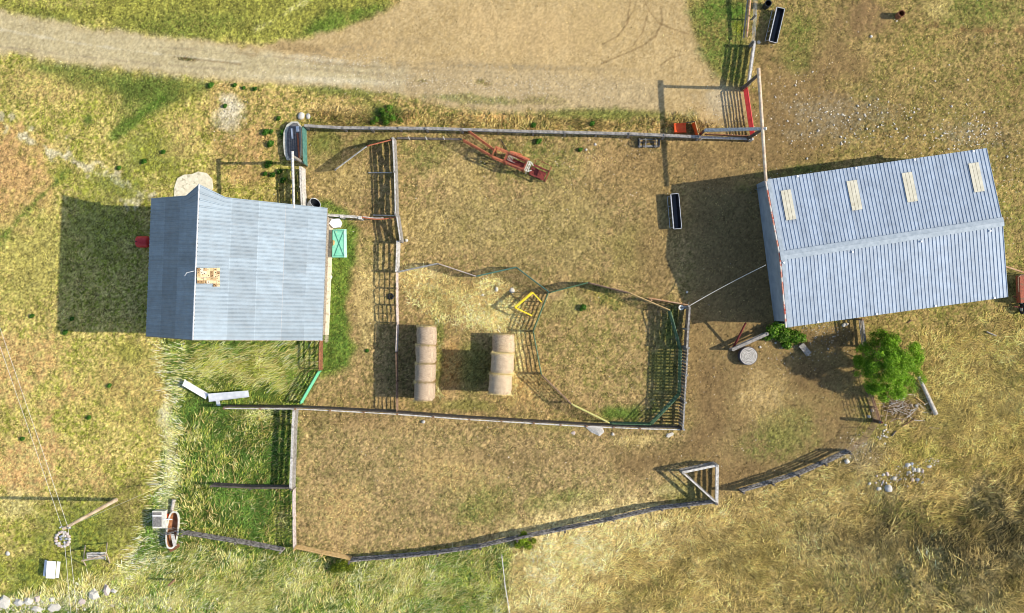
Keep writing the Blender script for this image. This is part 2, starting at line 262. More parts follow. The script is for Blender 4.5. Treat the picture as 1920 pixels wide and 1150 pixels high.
# ------------------------------------------------------------------ materials
def nodes(name):
    m = bpy.data.materials.new(name); m.use_nodes = True
    t = m.node_tree; b = t.nodes['Principled BSDF']; return m, t, b
def mat_attr(name, rough=.95, sheen=0, trans=0):
    m, t, b = nodes(name)
    a = t.nodes.new('ShaderNodeAttribute'); a.attribute_name = 'Col'
    t.links.new(a.outputs['Color'], b.inputs['Base Color'])
    b.inputs['Roughness'].default_value = rough; b.inputs['Specular IOR Level'].default_value = .15
    if trans:
        tr = t.nodes.new('ShaderNodeBsdfTranslucent'); mx = t.nodes.new('ShaderNodeMixShader'); mx.inputs[0].default_value = trans
        t.links.new(a.outputs['Color'], tr.inputs[0]); t.links.new(b.outputs[0], mx.inputs[1]); t.links.new(tr.outputs[0], mx.inputs[2])
        t.links.new(mx.outputs[0], t.nodes['Material Output'].inputs[0])
    return m
def mat(name, c1, c2=None, scale=3.0, rough=.8, metal=0.0, stretch=(1, 1, 1), c3=None, thr=.62, bump=.0, spec=.3, lo=.35, hi=.65, det=6):
    """albedo given in linear values; c2 mottles c1, c3 shows in patches (rust, lichen, bare wood)"""
    m, t, b = nodes(name); L = t.links.new
    tc = t.nodes.new('ShaderNodeTexCoord'); mp = t.nodes.new('ShaderNodeMapping'); mp.inputs['Scale'].default_value = stretch
    L(tc.outputs['Object'], mp.inputs[0])
    n1 = t.nodes.new('ShaderNodeTexNoise'); n1.inputs['Scale'].default_value = scale; n1.inputs['Detail'].default_value = det
    L(mp.outputs[0], n1.inputs['Vector'])
    r1 = t.nodes.new('ShaderNodeValToRGB'); e = r1.color_ramp.elements
    e[0].position = lo; e[1].position = hi
    e[0].color = (*c1, 1); e[1].color = (*(c2 or tuple(v * 1.25 for v in c1)), 1)
    L(n1.outputs['Fac'], r1.inputs[0]); out = r1.outputs[0]
    if c3:
        n2 = t.nodes.new('ShaderNodeTexNoise'); n2.inputs['Scale'].default_value = scale * .6; n2.inputs['Detail'].default_value = 8
        L(tc.outputs['Object'], n2.inputs['Vector'])
        r2 = t.nodes.new('ShaderNodeValToRGB'); r2.color_ramp.elements[0].position = thr - .04; r2.color_ramp.elements[1].position = thr + .04
        L(n2.outputs['Fac'], r2.inputs[0])
        mx = t.nodes.new('ShaderNodeMix'); mx.data_type = 'RGBA'
        L(r2.outputs[0], mx.inputs['Factor']); L(out, mx.inputs['A']); mx.inputs['B'].default_value = (*c3, 1); out = mx.outputs['Result']
    L(out, b.inputs['Base Color'])
    b.inputs['Roughness'].default_value = rough; b.inputs['Metallic'].default_value = metal; b.inputs['Specular IOR Level'].default_value = spec
    if bump:
        bp = t.nodes.new('ShaderNodeBump'); bp.inputs['Strength'].default_value = bump; bp.inputs['Distance'].default_value = .02
        L(n1.outputs['Fac'], bp.inputs['Height']); L(bp.outputs[0], b.inputs['Normal'])
    return m
M = {}
M['ground'] = mat_attr('ground_cover'); M['grass'] = mat_attr('grass_blades', trans=.25); M['leaf'] = mat_attr('leaves', .6, trans=.3)
M['pebble'] = mat_attr('pebble_stone', .85)
M['wood_grey'] = mat('weathered_grey_wood', (.16, .145, .125), (.34, .32, .29), 5, bump=.5)
M['wood_pale'] = mat('bleached_wood', (.36, .34, .30), (.62, .59, .54), 6, bump=.4)
M['wood_mid'] = mat('weathered_brown_grey_wood', (.07, .06, .052), (.30, .275, .245), 5, bump=.5, lo=.38, hi=.62)
M['wood_dark'] = mat('dark_old_wood', (.055, .045, .038), (.14, .12, .10), 5, bump=.5)
M['wood_brown'] = mat('brown_wood', (.16, .09, .05), (.28, .17, .10), 5, bump=.4)
M['wood_new'] = mat('peeled_yellow_wood', (.42, .27, .10), (.58, .40, .18), 5, bump=.3)
M['wood_rust'] = mat('orange_stained_pole', (.36, .17, .07), (.52, .36, .22), 4, bump=.3)
M['pole'] = mat('pole_wood', (.36, .26, .17), (.58, .48, .36), 3, stretch=(1, 1, .4), bump=.3)
M['red'] = mat('red_paint', (.50, .03, .03), (.62, .05, .05), 4, .45)
M['red'].node_tree.nodes['Principled BSDF'].inputs['Roughness'].default_value = .45
M['scarlet'] = mat('scarlet_plastic', (.93, .10, .02), (.95, .16, .03), 6, rough=.5)
M['rust_red'] = mat('rusted_red_steel', (.20, .05, .03), (.38, .10, .05), 7, rough=.7, c3=(.20, .09, .05), thr=.56)
M['rust_orange'] = mat('orange_rusted_steel', (.32, .09, .04), (.50, .17, .08), 7, rough=.75)
M['rust'] = mat('brown_rust', (.12, .05, .025), (.30, .13, .06), 8, rough=.85)
M['dark_red'] = mat('dark_red_steel', (.10, .018, .015), (.22, .04, .03), 8, rough=.7)
M['green_pipe'] = mat('green_pipe', (.045, .10, .05), (.09, .16, .08), 4, rough=.5, c3=(.32, .32, .26), thr=.66)
M['green_bright'] = mat('mint_green_paint', (.10, .42, .22), (.18, .55, .32), 5, rough=.5)
M['teal_pipe'] = mat('teal_pipe', (.035, .11, .09), (.08, .19, .15), 4, rough=.5)
M['yellow_pipe'] = mat('yellow_green_pipe', (.40, .38, .10), (.55, .52, .22), 4, rough=.5)
M['pipe_pale'] = mat('pale_weathered_pipe', (.34, .27, .23), (.58, .50, .45), 5, rough=.6)
M['pipe_grey'] = mat('grey_steel_pipe', (.22, .22, .21), (.42, .42, .40), 5, rough=.5, metal=.3)
M['pipe_brown'] = mat('brown_rusted_pipe', (.13, .08, .05), (.26, .17, .11), 6, rough=.8)
M['yellow'] = mat('bright_yellow_paint', (.78, .55, .02), (.85, .66, .05), 5, rough=.45)
M['black'] = mat('black_plastic', (.006, .008, .012), (.016, .020, .028), 5, rough=.35, spec=.5)
M['galv'] = mat('galvanised_steel', (.40, .41, .42), (.60, .61, .62), 6, rough=.45, metal=.4)
M['white_metal'] = mat('white_sheet_metal', (.62, .65, .68), (.80, .82, .84), 2, rough=.4, metal=.2)
M['white'] = mat('white_paint', (.78, .78, .78), (.86, .86, .86), 3, rough=.5)
M['mint'] = mat('mint_panel', (.16, .52, .36), (.26, .64, .46), 3, rough=.55, c3=(.60, .42, .20), thr=.70)
M['mint_light'] = mat('light_mint_panel', (.42, .74, .58), (.55, .82, .68), 3, rough=.55)
M['mint_line'] = mat('dark_teal_line', (.05, .20, .15), rough=.6)
M['grey_box'] = mat('grey_box_top', (.12, .115, .11), (.24, .23, .21), 9, rough=.7, c3=(.62, .60, .55), thr=.68)
M['offwhite'] = mat('offwhite_enamel', (.52, .50, .42), (.70, .68, .60), 5, rough=.5)
M['concrete'] = mat('pale_concrete', (.60, .55, .40), (.74, .68, .52), 5, rough=.95, bump=.5, c3=(.42, .38, .26), thr=.60)
M['trough'] = mat('shaded_trough_grey', (.085, .083, .085), (.15, .148, .15), 6, rough=.8)  # dark grey for the shadow lying across the pale trough
M['trough_rim'] = mat('pale_trough_rim', (.36, .36, .30), (.54, .53, .46), 5, rough=.7)
M['cream'] = mat('cream_fibreglass', (.52, .48, .36), (.62, .58, .45), 2.5, rough=.5, c3=(.48, .43, .31), thr=.66)
M['straw'] = mat('hay_straw', (.56, .42, .16), (.78, .62, .30), 14, rough=.95, bump=.8)
M['netwrap'] = mat('net_wrapped_hay', (.20, .145, .095), (.52, .40, .28), 9, rough=.9, stretch=(.7, 5.5, .7), bump=.9, lo=.38, hi=.60)
M['netwrap2'] = mat('weathered_hay', (.17, .12, .08), (.64, .50, .33), 16, rough=.95, bump=1.0, lo=.38, hi=.60)
M['wallmetal'] = mat('blue_grey_wall_metal', (.24, .28, .31), (.33, .37, .40), 1.2, rough=.5, metal=.2, c3=(.30, .27, .27), thr=.72)
M['barnboard'] = mat('barn_board', (.20, .15, .11), (.38, .32, .25), 3, stretch=(4, 4, .5), bump=.5)
M['fascia'] = mat('peeling_red_fascia', (.42, .06, .04), (.62, .32, .22), 3, rough=.8, c3=(.62, .58, .52), thr=.52)
M['rock'] = mat('grey_rock', (.34, .33, .31), (.56, .54, .50), 7, rough=.9, bump=.6)
M['rock_white'] = mat('white_rock', (.44, .41, .35), (.64, .60, .52), 7, rough=.9, bump=.5)
M['rock_pink'] = mat('pinkish_rock', (.42, .34, .30), (.60, .50, .45), 7, rough=.9, bump=.5)
M['rock_blue'] = mat('blue_grey_rock', (.20, .22, .26), (.34, .37, .42), 7, rough=.9, bump=.5)
M['bark'] = mat('grey_bark', (.12, .095, .07), (.24, .20, .16), 8, rough=.95, bump=.8)
M['log'] = mat('sun_bleached_log', (.30, .27, .23), (.52, .48, .42), 6, stretch=(1, 1, 1), bump=.7)
M['twig'] = mat('dead_brushwood', (.22, .15, .10), (.48, .38, .28), 9, bump=.5)
M['rope'] = mat('pale_rope', (.55, .52, .46), rough=.8)
M['wire'] = mat('aluminium_wire', (.50, .49, .45), (.62, .60, .56), 3, rough=.4)
M['ptire'] = mat('tyre_rubber', (.015, .015, .015), (.03, .03, .03), 4, rough=.8)

def mat_roof(name, base, tint_scale=1.0, rough=.42, metal=.35, streak=(1, 1, 1), dirt=(.22, .19, .17)):
    m, t, b = nodes(name); L = t.links.new
    a = t.nodes.new('ShaderNodeAttribute'); a.attribute_name = 'Col'
    tc = t.nodes.new('ShaderNodeTexCoord')
    n1 = t.nodes.new('ShaderNodeTexNoise'); n1.inputs['Scale'].default_value = 1.3; n1.inputs['Detail'].default_value = 9; n1.inputs['Roughness'].default_value = .7
    L(tc.outputs['Object'], n1.inputs['Vector'])
    mr = t.nodes.new('ShaderNodeMapRange'); mr.inputs['From Min'].default_value = .3; mr.inputs['From Max'].default_value = .7
    mr.inputs['To Min'].default_value = .80; mr.inputs['To Max'].default_value = 1.16; L(n1.outputs['Fac'], mr.inputs[0])
    mx = t.nodes.new('ShaderNodeMix'); mx.data_type = 'RGBA'; mx.blend_type = 'MULTIPLY'; mx.inputs['Factor'].default_value = 1
    L(a.outputs['Color'], mx.inputs['A']); L(mr.outputs[0], mx.inputs['B'])
    mp = t.nodes.new('ShaderNodeMapping'); mp.inputs['Scale'].default_value = streak; L(tc.outputs['Object'], mp.inputs[0])
    n2 = t.nodes.new('ShaderNodeTexNoise'); n2.inputs['Scale'].default_value = 1.6; n2.inputs['Detail'].default_value = 7; n2.inputs['Roughness'].default_value = .65; L(mp.outputs[0], n2.inputs['Vector'])
    m2 = t.nodes.new('ShaderNodeMapRange'); m2.inputs['From Min'].default_value = .52; m2.inputs['From Max'].default_value = .78; m2.inputs['To Max'].default_value = .42; L(n2.outputs['Fac'], m2.inputs[0])
    mx2 = t.nodes.new('ShaderNodeMix'); mx2.data_type = 'RGBA'; L(m2.outputs[0], mx2.inputs['Factor']); L(mx.outputs['Result'], mx2.inputs['A']); mx2.inputs['B'].default_value = (*dirt, 1)
    L(mx2.outputs['Result'], b.inputs['Base Color'])
    rr = t.nodes.new('ShaderNodeMapRange'); rr.inputs['To Min'].default_value = rough - .1; rr.inputs['To Max'].default_value = rough + .18
    L(n1.outputs['Fac'], rr.inputs[0]); L(rr.outputs[0], b.inputs['Roughness'])
    b.inputs['Metallic'].default_value = metal
    return m
M['barn_roof'] = mat_roof('barn_roof_sheet', None, streak=(.35, 4, .35), dirt=(.20, .20, .21), rough=.62, metal=.08); M['shed_roof'] = mat_roof('shed_roof_sheet', None, streak=(4, .35, 1), dirt=(.25, .27, .30), rough=.55, metal=.15)
M['ridge_sheet'] = mat('ridge_sheet_metal', (.27, .32, .36), (.36, .41, .45), 3, rough=.6, metal=.1)

# ------------------------------------------------------------------ object helpers
ORG = {}
def tag(o, label=None, cat=None, group=None, kind=None):
    if label: o['label'] = label
    if cat: o['category'] = cat
    if group: o['group'] = group
    if kind: o['kind'] = kind
    return o
def thing(name, label, cat, loc=(0, 0, 0), group=None, rot=0.0):
    o = bpy.data.objects.new(name, None); C.objects.link(o); o.empty_display_size = .3
    o.location = loc; o.rotation_euler = (0, 0, rot); ORG[o.name] = Vector(loc) if not rot else None
    return tag(o, label, cat, group)
class MB:
    def __init__(s): s.v = []; s.f = []
    def add(s, vs, fs):
        n = len(s.v); s.v += [tuple(v) for v in vs]; s.f += [tuple(i + n for i in f) for f in fs]; return s
    def bar(s, p, q, w_=.05, t=.05, up=(0, 0, 1), roll=0):
        p = Vector(p); q = Vector(q); d = (q - p).normalized(); up = Vector(up)
        if abs(d.dot(up)) > .98: up = Vector((1, 0, 0))
        sx = d.cross(up).normalized(); sz = sx.cross(d).normalized()
        if roll:
            sx, sz = sx * math.cos(roll) + sz * math.sin(roll), sz * math.cos(roll) - sx * math.sin(roll)
        sx = sx * w_ / 2; sz = sz * t / 2
        vs = [p - sx - sz, p + sx - sz, p + sx + sz, p - sx + sz, q - sx - sz, q + sx - sz, q + sx + sz, q - sx + sz]
        return s.add(vs, [(3, 2, 1, 0), (4, 5, 6, 7), (0, 1, 5, 4), (1, 2, 6, 5), (2, 3, 7, 6), (3, 0, 4, 7)])
    def tube(s, p, q, r=.03, r2=None, n=7):
        p = Vector(p); q = Vector(q); r2 = r if r2 is None else r2
        d = (q - p).normalized(); a = Vector((0, 0, 1)) if abs(d.z) < .9 else Vector((1, 0, 0))
        x = d.cross(a).normalized(); y = d.cross(x)
        vs = [p + (x * math.cos(6.2832 * i / n) + y * math.sin(6.2832 * i / n)) * r for i in range(n)]
        vs += [q + (x * math.cos(6.2832 * i / n) + y * math.sin(6.2832 * i / n)) * r2 for i in range(n)]
        fs = [(i, i + n, (i + 1) % n + n, (i + 1) % n) for i in range(n)] + [tuple(range(n)), tuple(range(2 * n - 1, n - 1, -1))]
        return s.add(vs, fs)
    def path(s, pts, r=.03, n=6, taper=None):
        m = len(pts) - 1
        for i in range(m):
            ra = r if taper is None else r + (taper - r) * i / m
            rb = r if taper is None else r + (taper - r) * (i + 1) / m
            s.tube(pts[i], pts[i + 1], ra, rb, n)
        return s
    def lathe(s, c, prof, n=20, sx=1, sy=1):
        c = Vector(c); k = len(prof)
        vs = [c + Vector((r * sx * math.cos(6.28318 * i / n), r * sy * math.sin(6.28318 * i / n), z)) for r, z in prof for i in range(n)]
        fs = [(j * n + i, j * n + (i + 1) % n, (j + 1) * n + (i + 1) % n, (j + 1) * n + i) for j in range(k - 1) for i in range(n)]
        return s.add(vs, fs)
    def prism(s, pts, z0, z1):
        n = len(pts)
        vs = [(p[0], p[1], z0) for p in pts] + [(p[0], p[1], z1) for p in pts]
        return s.add(vs, [(i, (i + 1) % n, (i + 1) % n + n, i + n) for i in range(n)] + [tuple(range(n - 1, -1, -1)), tuple(range(n, 2 * n))])
    def quad(s, a, b, c, d, th=0):
        if not th: return s.add([a, b, c, d], [(0, 1, 2, 3)])
        a, b, c, d = map(Vector, (a, b, c, d)); n = (b - a).cross(d - a).normalized() * th
        return s.add([a, b, c, d, a - n, b - n, c - n, d - n], [(0, 1, 2, 3), (7, 6, 5, 4), (0, 4, 5, 1), (1, 5, 6, 2), (2, 6, 7, 3), (3, 7, 4, 0)])
    def build(s, name, m, parent=None, col=None, smooth=False, origin=None, local=False):
        org = Vector((0, 0, 0))
        if parent is not None and not local: org = ORG.get(parent.name) or org
        if origin is not None: org = Vector(origin)
        me = bpy.data.meshes.new(name)
        me.from_pydata([(v[0] - org.x, v[1] - org.y, v[2] - org.z) for v in s.v], [], s.f); me.update()
        if col is not None:
            at = me.color_attributes.new('Col', 'FLOAT_COLOR', 'POINT')
            c4 = np.ones((len(s.v), 4), np.float32); c4[:, :3] = np.array(col); at.data.foreach_set('color', c4.ravel())
        if smooth: me.polygons.foreach_set('use_smooth', np.ones(len(me.polygons), bool))
        me.materials.append(M[m] if isinstance(m, str) else m)
        o = bpy.data.objects.new(name, me); C.objects.link(o)
        if parent is not None: o.parent = parent; ORG[o.name] = org if not local else Vector((0, 0, 0))
        elif origin is not None: o.location = origin; ORG[o.name] = Vector(origin)
        return o
def copy_thing(o, loc, rot=None, label=None, group=None):
    r = o.copy(); C.objects.link(r); r.location = loc
    if rot is not None: r.rotation_euler = (0, 0, rot) if not isinstance(rot, tuple) else rot
    if label: r['label'] = label
    if group: r['group'] = group
    for ch in list(o.children):
        c = ch.copy(); C.objects.link(c); c.parent = r
        for g in ch.children:
            d = g.copy(); C.objects.link(d); d.parent = c
    return r
rnd = random.Random(11)

# ================================================================== GROUND
def build_ground():
    st = 1.95
    fx = np.arange(-40, 1960 + st, st); fy = np.arange(-40, 1190 + st, st)
    far = np.concatenate([np.arange(8, 400, 8.), np.arange(420, 1000, 30.), [1200, 1700, 3000, 8000, 20000.]])
    xs = np.concatenate([(fx[0] - far)[::-1], fx, fx[-1] + far]); ys = np.concatenate([(fy[0] - far)[::-1], fy, fy[-1] + far])
    X, Y = np.meshgrid(xs, ys); sh = X.shape; x = X.ravel(); y = Y.ravel()
    jit = np.random.RandomState(3); x = x + jit.uniform(-.35, .35, x.shape); y = y + jit.uniform(-.35, .35, y.shape)
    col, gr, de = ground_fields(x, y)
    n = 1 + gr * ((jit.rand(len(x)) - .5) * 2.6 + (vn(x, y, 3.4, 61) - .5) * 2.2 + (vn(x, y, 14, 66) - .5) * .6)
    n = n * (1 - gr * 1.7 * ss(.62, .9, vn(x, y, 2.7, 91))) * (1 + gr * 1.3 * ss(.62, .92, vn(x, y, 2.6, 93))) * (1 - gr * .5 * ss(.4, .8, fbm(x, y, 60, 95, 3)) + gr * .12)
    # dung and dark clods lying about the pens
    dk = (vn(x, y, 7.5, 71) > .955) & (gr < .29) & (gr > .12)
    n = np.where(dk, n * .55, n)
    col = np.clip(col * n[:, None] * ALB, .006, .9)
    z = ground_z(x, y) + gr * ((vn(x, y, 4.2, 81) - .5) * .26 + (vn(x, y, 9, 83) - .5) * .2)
    z = z * (1 - ss(1500, 2400, abs(x - 960))) * (1 - ss(1000, 1900, abs(y - 575)))
    co = np.stack([(x - 960) / S, (575 - y) / S, z], 1)
    h, w_ = sh; idx = np.arange(h * w_).reshape(h, w_)
    f = np.stack([idx[1:, :-1], idx[1:, 1:], idx[:-1, 1:], idx[:-1, :-1]], -1).reshape(-1)
    o = finish_mesh('ground', co, f, 4, M['ground'], col, True)
    o['kind'] = 'structure'
build_ground()

def blades(name, label, N, region, length, width, lift, direction, spread, palette, seed, dens=None, zc=None, bright=(.75, 1.35), clump=0.0, gain=1.25):
    """thin grass blades as single triangles, vectorised"""
    rg = np.random.RandomState(seed)
    if isinstance(region, list):
        xs = [p[0] for p in region]; ys = [p[1] for p in region]
        x = rg.uniform(min(xs), max(xs), N); y = rg.uniform(min(ys), max(ys), N)
        d = sdist_poly(x, y, region) + (fbm(x, y, 30, seed + 1, 3) - .5) * 30
        k = d > rg.rand(N) * 14 - 4
    else:
        x0, y0, x1, y1 = region; x = rg.uniform(x0, x1, N); y = rg.uniform(y0, y1, N); k = np.ones(N, bool)
    if clump: k &= (vn(x, y, 14, seed + 5) * .6 + vn(x, y, 6, seed + 6) * .4) > rg.rand(N) * clump
    # nothing grows inside the buildings or on the pad
    for q in FOOT: k &= sdist_poly(x, y, q) < 0
    x = x[k]; y = y[k]
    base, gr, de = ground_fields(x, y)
    if dens:
        k = rg.rand(len(x)) < de * dens; x = x[k]; y = y[k]; base = base[k]
    n = len(x)
    a = direction + (fbm(x, y, 90, seed + 2, 2) - .5) * spread * 2.4 + rg.normal(0, spread * .5, n)
    a = a + (vn(x, y, 12, seed + 9) - .5) * spread
    L = rg.uniform(length[0], length[1], n) * (.6 + .8 * vn(x, y, 20, seed + 3)); W = rg.uniform(width[0], width[1], n); H = rg.uniform(lift[0], lift[1], n)
    z = ground_z(x, y) - .01
    px = (x - 960) / S; py = (575 - y) / S
    dx, dy = np.cos(a), np.sin(a); hx, hy = -dy * W / 2, dx * W / 2
    P0 = np.stack([px - hx, py - hy, z], 1); P1 = np.stack([px + hx, py + hy, z], 1)
    P2 = np.stack([px + dx * L * .55 + hx * .8, py + dy * L * .55 + hy * .8, z + H * .8], 1); P3 = np.stack([px + dx * L, py + dy * L, z + H], 1)
    co = np.stack([P0, P1, P2, P3], 1).reshape(-1, 3)
    ii = np.arange(n)[:, None] * 4; f = (ii + np.array([0, 1, 2, 0, 2, 3])[None]).reshape(-1)
    c = base * (1 - palette[0])
    cols = np.array([lin(q) for q in palette[1]]); pr = palette[2]
    ch = rg.choice(len(cols), n, p=pr)
    if palette[3]:
        sel = fbm(x, y, 40, seed + 4, 3); order = np.argsort(np.argsort(sel + rg.rand(n) * .35)) / max(n, 1)
        cum = np.cumsum(pr); ch = np.clip(np.searchsorted(cum, order), 0, len(cols) - 1)
    c = c + cols[ch] * palette[0]
    cl = .45 + 1.15 * (vn(x * math.cos(direction) - y * math.sin(direction), (x * math.sin(direction) + y * math.cos(direction)) * 2.2, 34, seed + 11) * .6 + vn(x, y, 11, seed + 12) * .4)
    bi = np.where(rg.rand(n) < .28, .5, 1.0) * np.where(rg.rand(n) < .15, 1.35, 1.0)
    c = c * (rg.uniform(bright[0], bright[1], n) * cl * bi)[:, None] * ALB * gain
    c = np.repeat(np.clip(c, .005, .9), 4, 0)
    o = finish_mesh(name, co, f, 3, M['grass'], c)
    tag(o, label, 'grass', kind='stuff'); return o
FOOT = [[(300, 385), (600, 395), (595, 625), (290, 620)], [(1440, 352), (1830, 295), (1868, 548), (1470, 600)], PAD]
blades('short_grass', 'short grazed grass and dry stubble over the pasture and pens', 700000, (-120, -100, 2040, 1250), (.09, .22), (.03, .06), (.01, .07), 0, 3.0,
       (.16, [STRAW, GREEN, DSTRAW, YGREEN], [.4, .15, .25, .2], False), 101, dens=.75, bright=(.4, 1.75))
RANK = [(304, 640), (598, 640), (594, 700), (556, 764), (548, 768), (546, 1024), (560, 1036), (650, 1052), (830, 1040), (960, 1018), (944, 1160), (-20, 1165), (-20, 1132), (200, 1112), (262, 1022), (300, 900), (322, 780), (308, 700)]
blades('long_green_grass', 'rank green grass growing tall south of the barn', 120000, RANK, (.25, .6), (.03, .06), (.03, .15), .9, 1.1,
       (.7, [(96, 130, 56), GREEN, (66, 96, 40), PGREEN, (164, 172, 80), CREAM], [.28, .2, .16, .18, .12, .06], True), 202, bright=(.7, 1.5), gain=1.85)
blades('bleached_grass', 'pale bleached grass stems leaning over the green grass below the barn', 62000, [(200, 1070), (330, 1030), (560, 1050), (660, 1060), (960, 1020), (944, 1160), (-20, 1165), (-20, 1125)], (.35, .85), (.022, .045), (.05, .18), .8, 1.0,
       (.92, [CREAM, HAY, STRAW, YGREEN], [.4, .25, .2, .15], False), 303, clump=1.45, bright=(.9, 1.5), gain=1.7)
blades('bleached_grass', 'pale bleached stems along the western edge of the rank grass', 10000, [(298, 640), (345, 640), (375, 700), (345, 770), (352, 1000), (330, 1050), (262, 1100), (205, 1112), (262, 1010), (296, 890), (322, 780), (305, 720)], (.4, .95), (.025, .045), (.05, .18), 3.05, .45,
       (.95, [CREAM, WHITE, HAY], [.45, .3, .25], False), 304, clump=.95, bright=(1.0, 1.5), gain=1.6)
blades('bleached_grass', 'pale wind-laid stems in the green grass just south of the barn wall', 9000, [(330, 645), (595, 645), (590, 700), (550, 760), (470, 730), (330, 700)], (.6, 1.1), (.03, .05), (.06, .2), .6, .5,
       (.9, [CREAM, PGREEN, HAY], [.4, .35, .25], False), 305, clump=1.2, bright=(.9, 1.5), gain=1.6)
blades('long_dry_grass', 'long dry straw-coloured grass on the slope in the lower right', 210000, [(944, 1022), (1100, 992), (1345, 950), (1420, 925), (1600, 865), (1700, 760), (1720, 620), (1940, 575), (1940, 1165), (940, 1165)], (.35, .95), (.03, .06), (.03, .16), .2, 1.5,
       (.24, [HAY, STRAW, DSTRAW, OLIVE, DOLIVE], [.30, .30, .24, .10, .06], True), 404, bright=(.6, 1.4), clump=.9, gain=2.15)
blades('bleached_grass', 'scattered pale seed stalks standing in the lush green pen', 7000, [(335, 775), (548, 775), (546, 1024), (430, 1040), (345, 1040), (330, 920)], (.3, .7), (.025, .045), (.08, .25), .7, 1.2,
       (.85, [CREAM, PGREEN, HAY, SALM], [.35, .3, .25, .1], False), 306, clump=1.25, bright=(.8, 1.4), gain=1.4)
blades('dry_verge_grass', 'dry grass fringing the long north fence', 9000, [(575, 205), (900, 216), (1310, 226), (1345, 236), (1310, 252), (900, 242), (575, 234)], (.25, .55), (.03, .05), (.08, .25), .6, 1.2,
       (.5, [STRAW, HAY, GREEN, SALM], [.3, .25, .3, .15], True), 505, bright=(.7, 1.4), gain=1.3)
blades('loose_hay', 'loose hay scattered around the round bales', 30000, [(750, 500), (800, 498), (850, 540), (920, 520), (990, 560), (975, 620), (972, 742), (960, 745), (955, 630), (900, 620), (820, 610), (822, 740), (812, 745), (815, 600), (755, 560)], (.2, .55), (.025, .05), (.03, .14), 0, 3.0,
       (.9, [HAY, CREAM, STRAW, (206, 170, 104)], [.4, .2, .25, .15], False), 606, clump=.85, bright=(.8, 1.3), gain=1.7)

# ================================================================== BARN
def roof_slope(name, eT, eB, rT, rB, ribs, courses, base, matname, parent, prow=0, rib_h=.03, rib_w=.3, colf=None, th=.06, v_list=None):
    """corrugated slope: eT/eB eave corners, rT/rB ridge corners; u runs B->T, v runs ridge->eave"""
    eT, eB, rT, rB = map(Vector, (eT, eB, rT, rB))
    nrm = ((rT - rB).cross(eB - rB)).normalized()
    if nrm.z < 0: nrm = -nrm
    us = []
    for i in range(ribs):
        for f, hh in ((.0, 0), (1 - rib_w, 0), (1 - rib_w * .75, 1), (1 - rib_w * .3, 1)): us.append(((i + f) / ribs, hh))
    us.append((1.0, 0))
    vs = v_list or [i / courses for i in range(courses + 1)]
    co = []; col = []; fs = []
    for ci in range(len(vs) - 1):
        v0, v1 = vs[ci], min(1, vs[ci + 1] + (.012 if ci < len(vs) - 2 else 0))
        lift = .02 * (len(vs) - 1 - ci)
        n = len(co); W = len(us); steps = 10
        for j in range(steps + 1):
            v = v0 + (v1 - v0) * j / steps
            for k, (u, hh) in enumerate(us):
                p = (rB + (rT - rB) * u) * (1 - v) + (eB + (eT - eB) * u) * v
                if prow:
                    dd = (rT - eT).length * v
                    ex = prow * max(0, 1 - dd / 2.1); p = p + (rT - rB).normalized() * ex * max(0, (u - .9) / .1)
                p = p + nrm * (hh * rib_h + lift + (.012 if j == steps and ci < len(vs) - 2 else 0))
                co.append(p); col.append(colf(u, v, ci, k // 4) if colf else base)
        for j in range(steps):
            for k in range(W - 1):
                a = n + j * W + k; fs.append((a, a + 1, a + W + 1, a + W))
    mb = MB(); mb.v = [tuple(c) for c in co]; mb.f = fs
    # underside sheet so the roof has thickness
    q = [eB - nrm * th, eT - nrm * th, rT - nrm * th, rB - nrm * th]
    k = len(mb.v); mb.add(q, [(0, 1, 2, 3)]); col += [base] * 4
    for a, b in ((eB, eT), (eT, rT), (rB, eB)):
        k = len(mb.v); mb.add([a - nrm * th, b - nrm * th, b + nrm * .02, a + nrm * .02], [(0, 1, 2, 3)]); col += [base] * 4
    return mb.build(name, matname, parent, col=col)

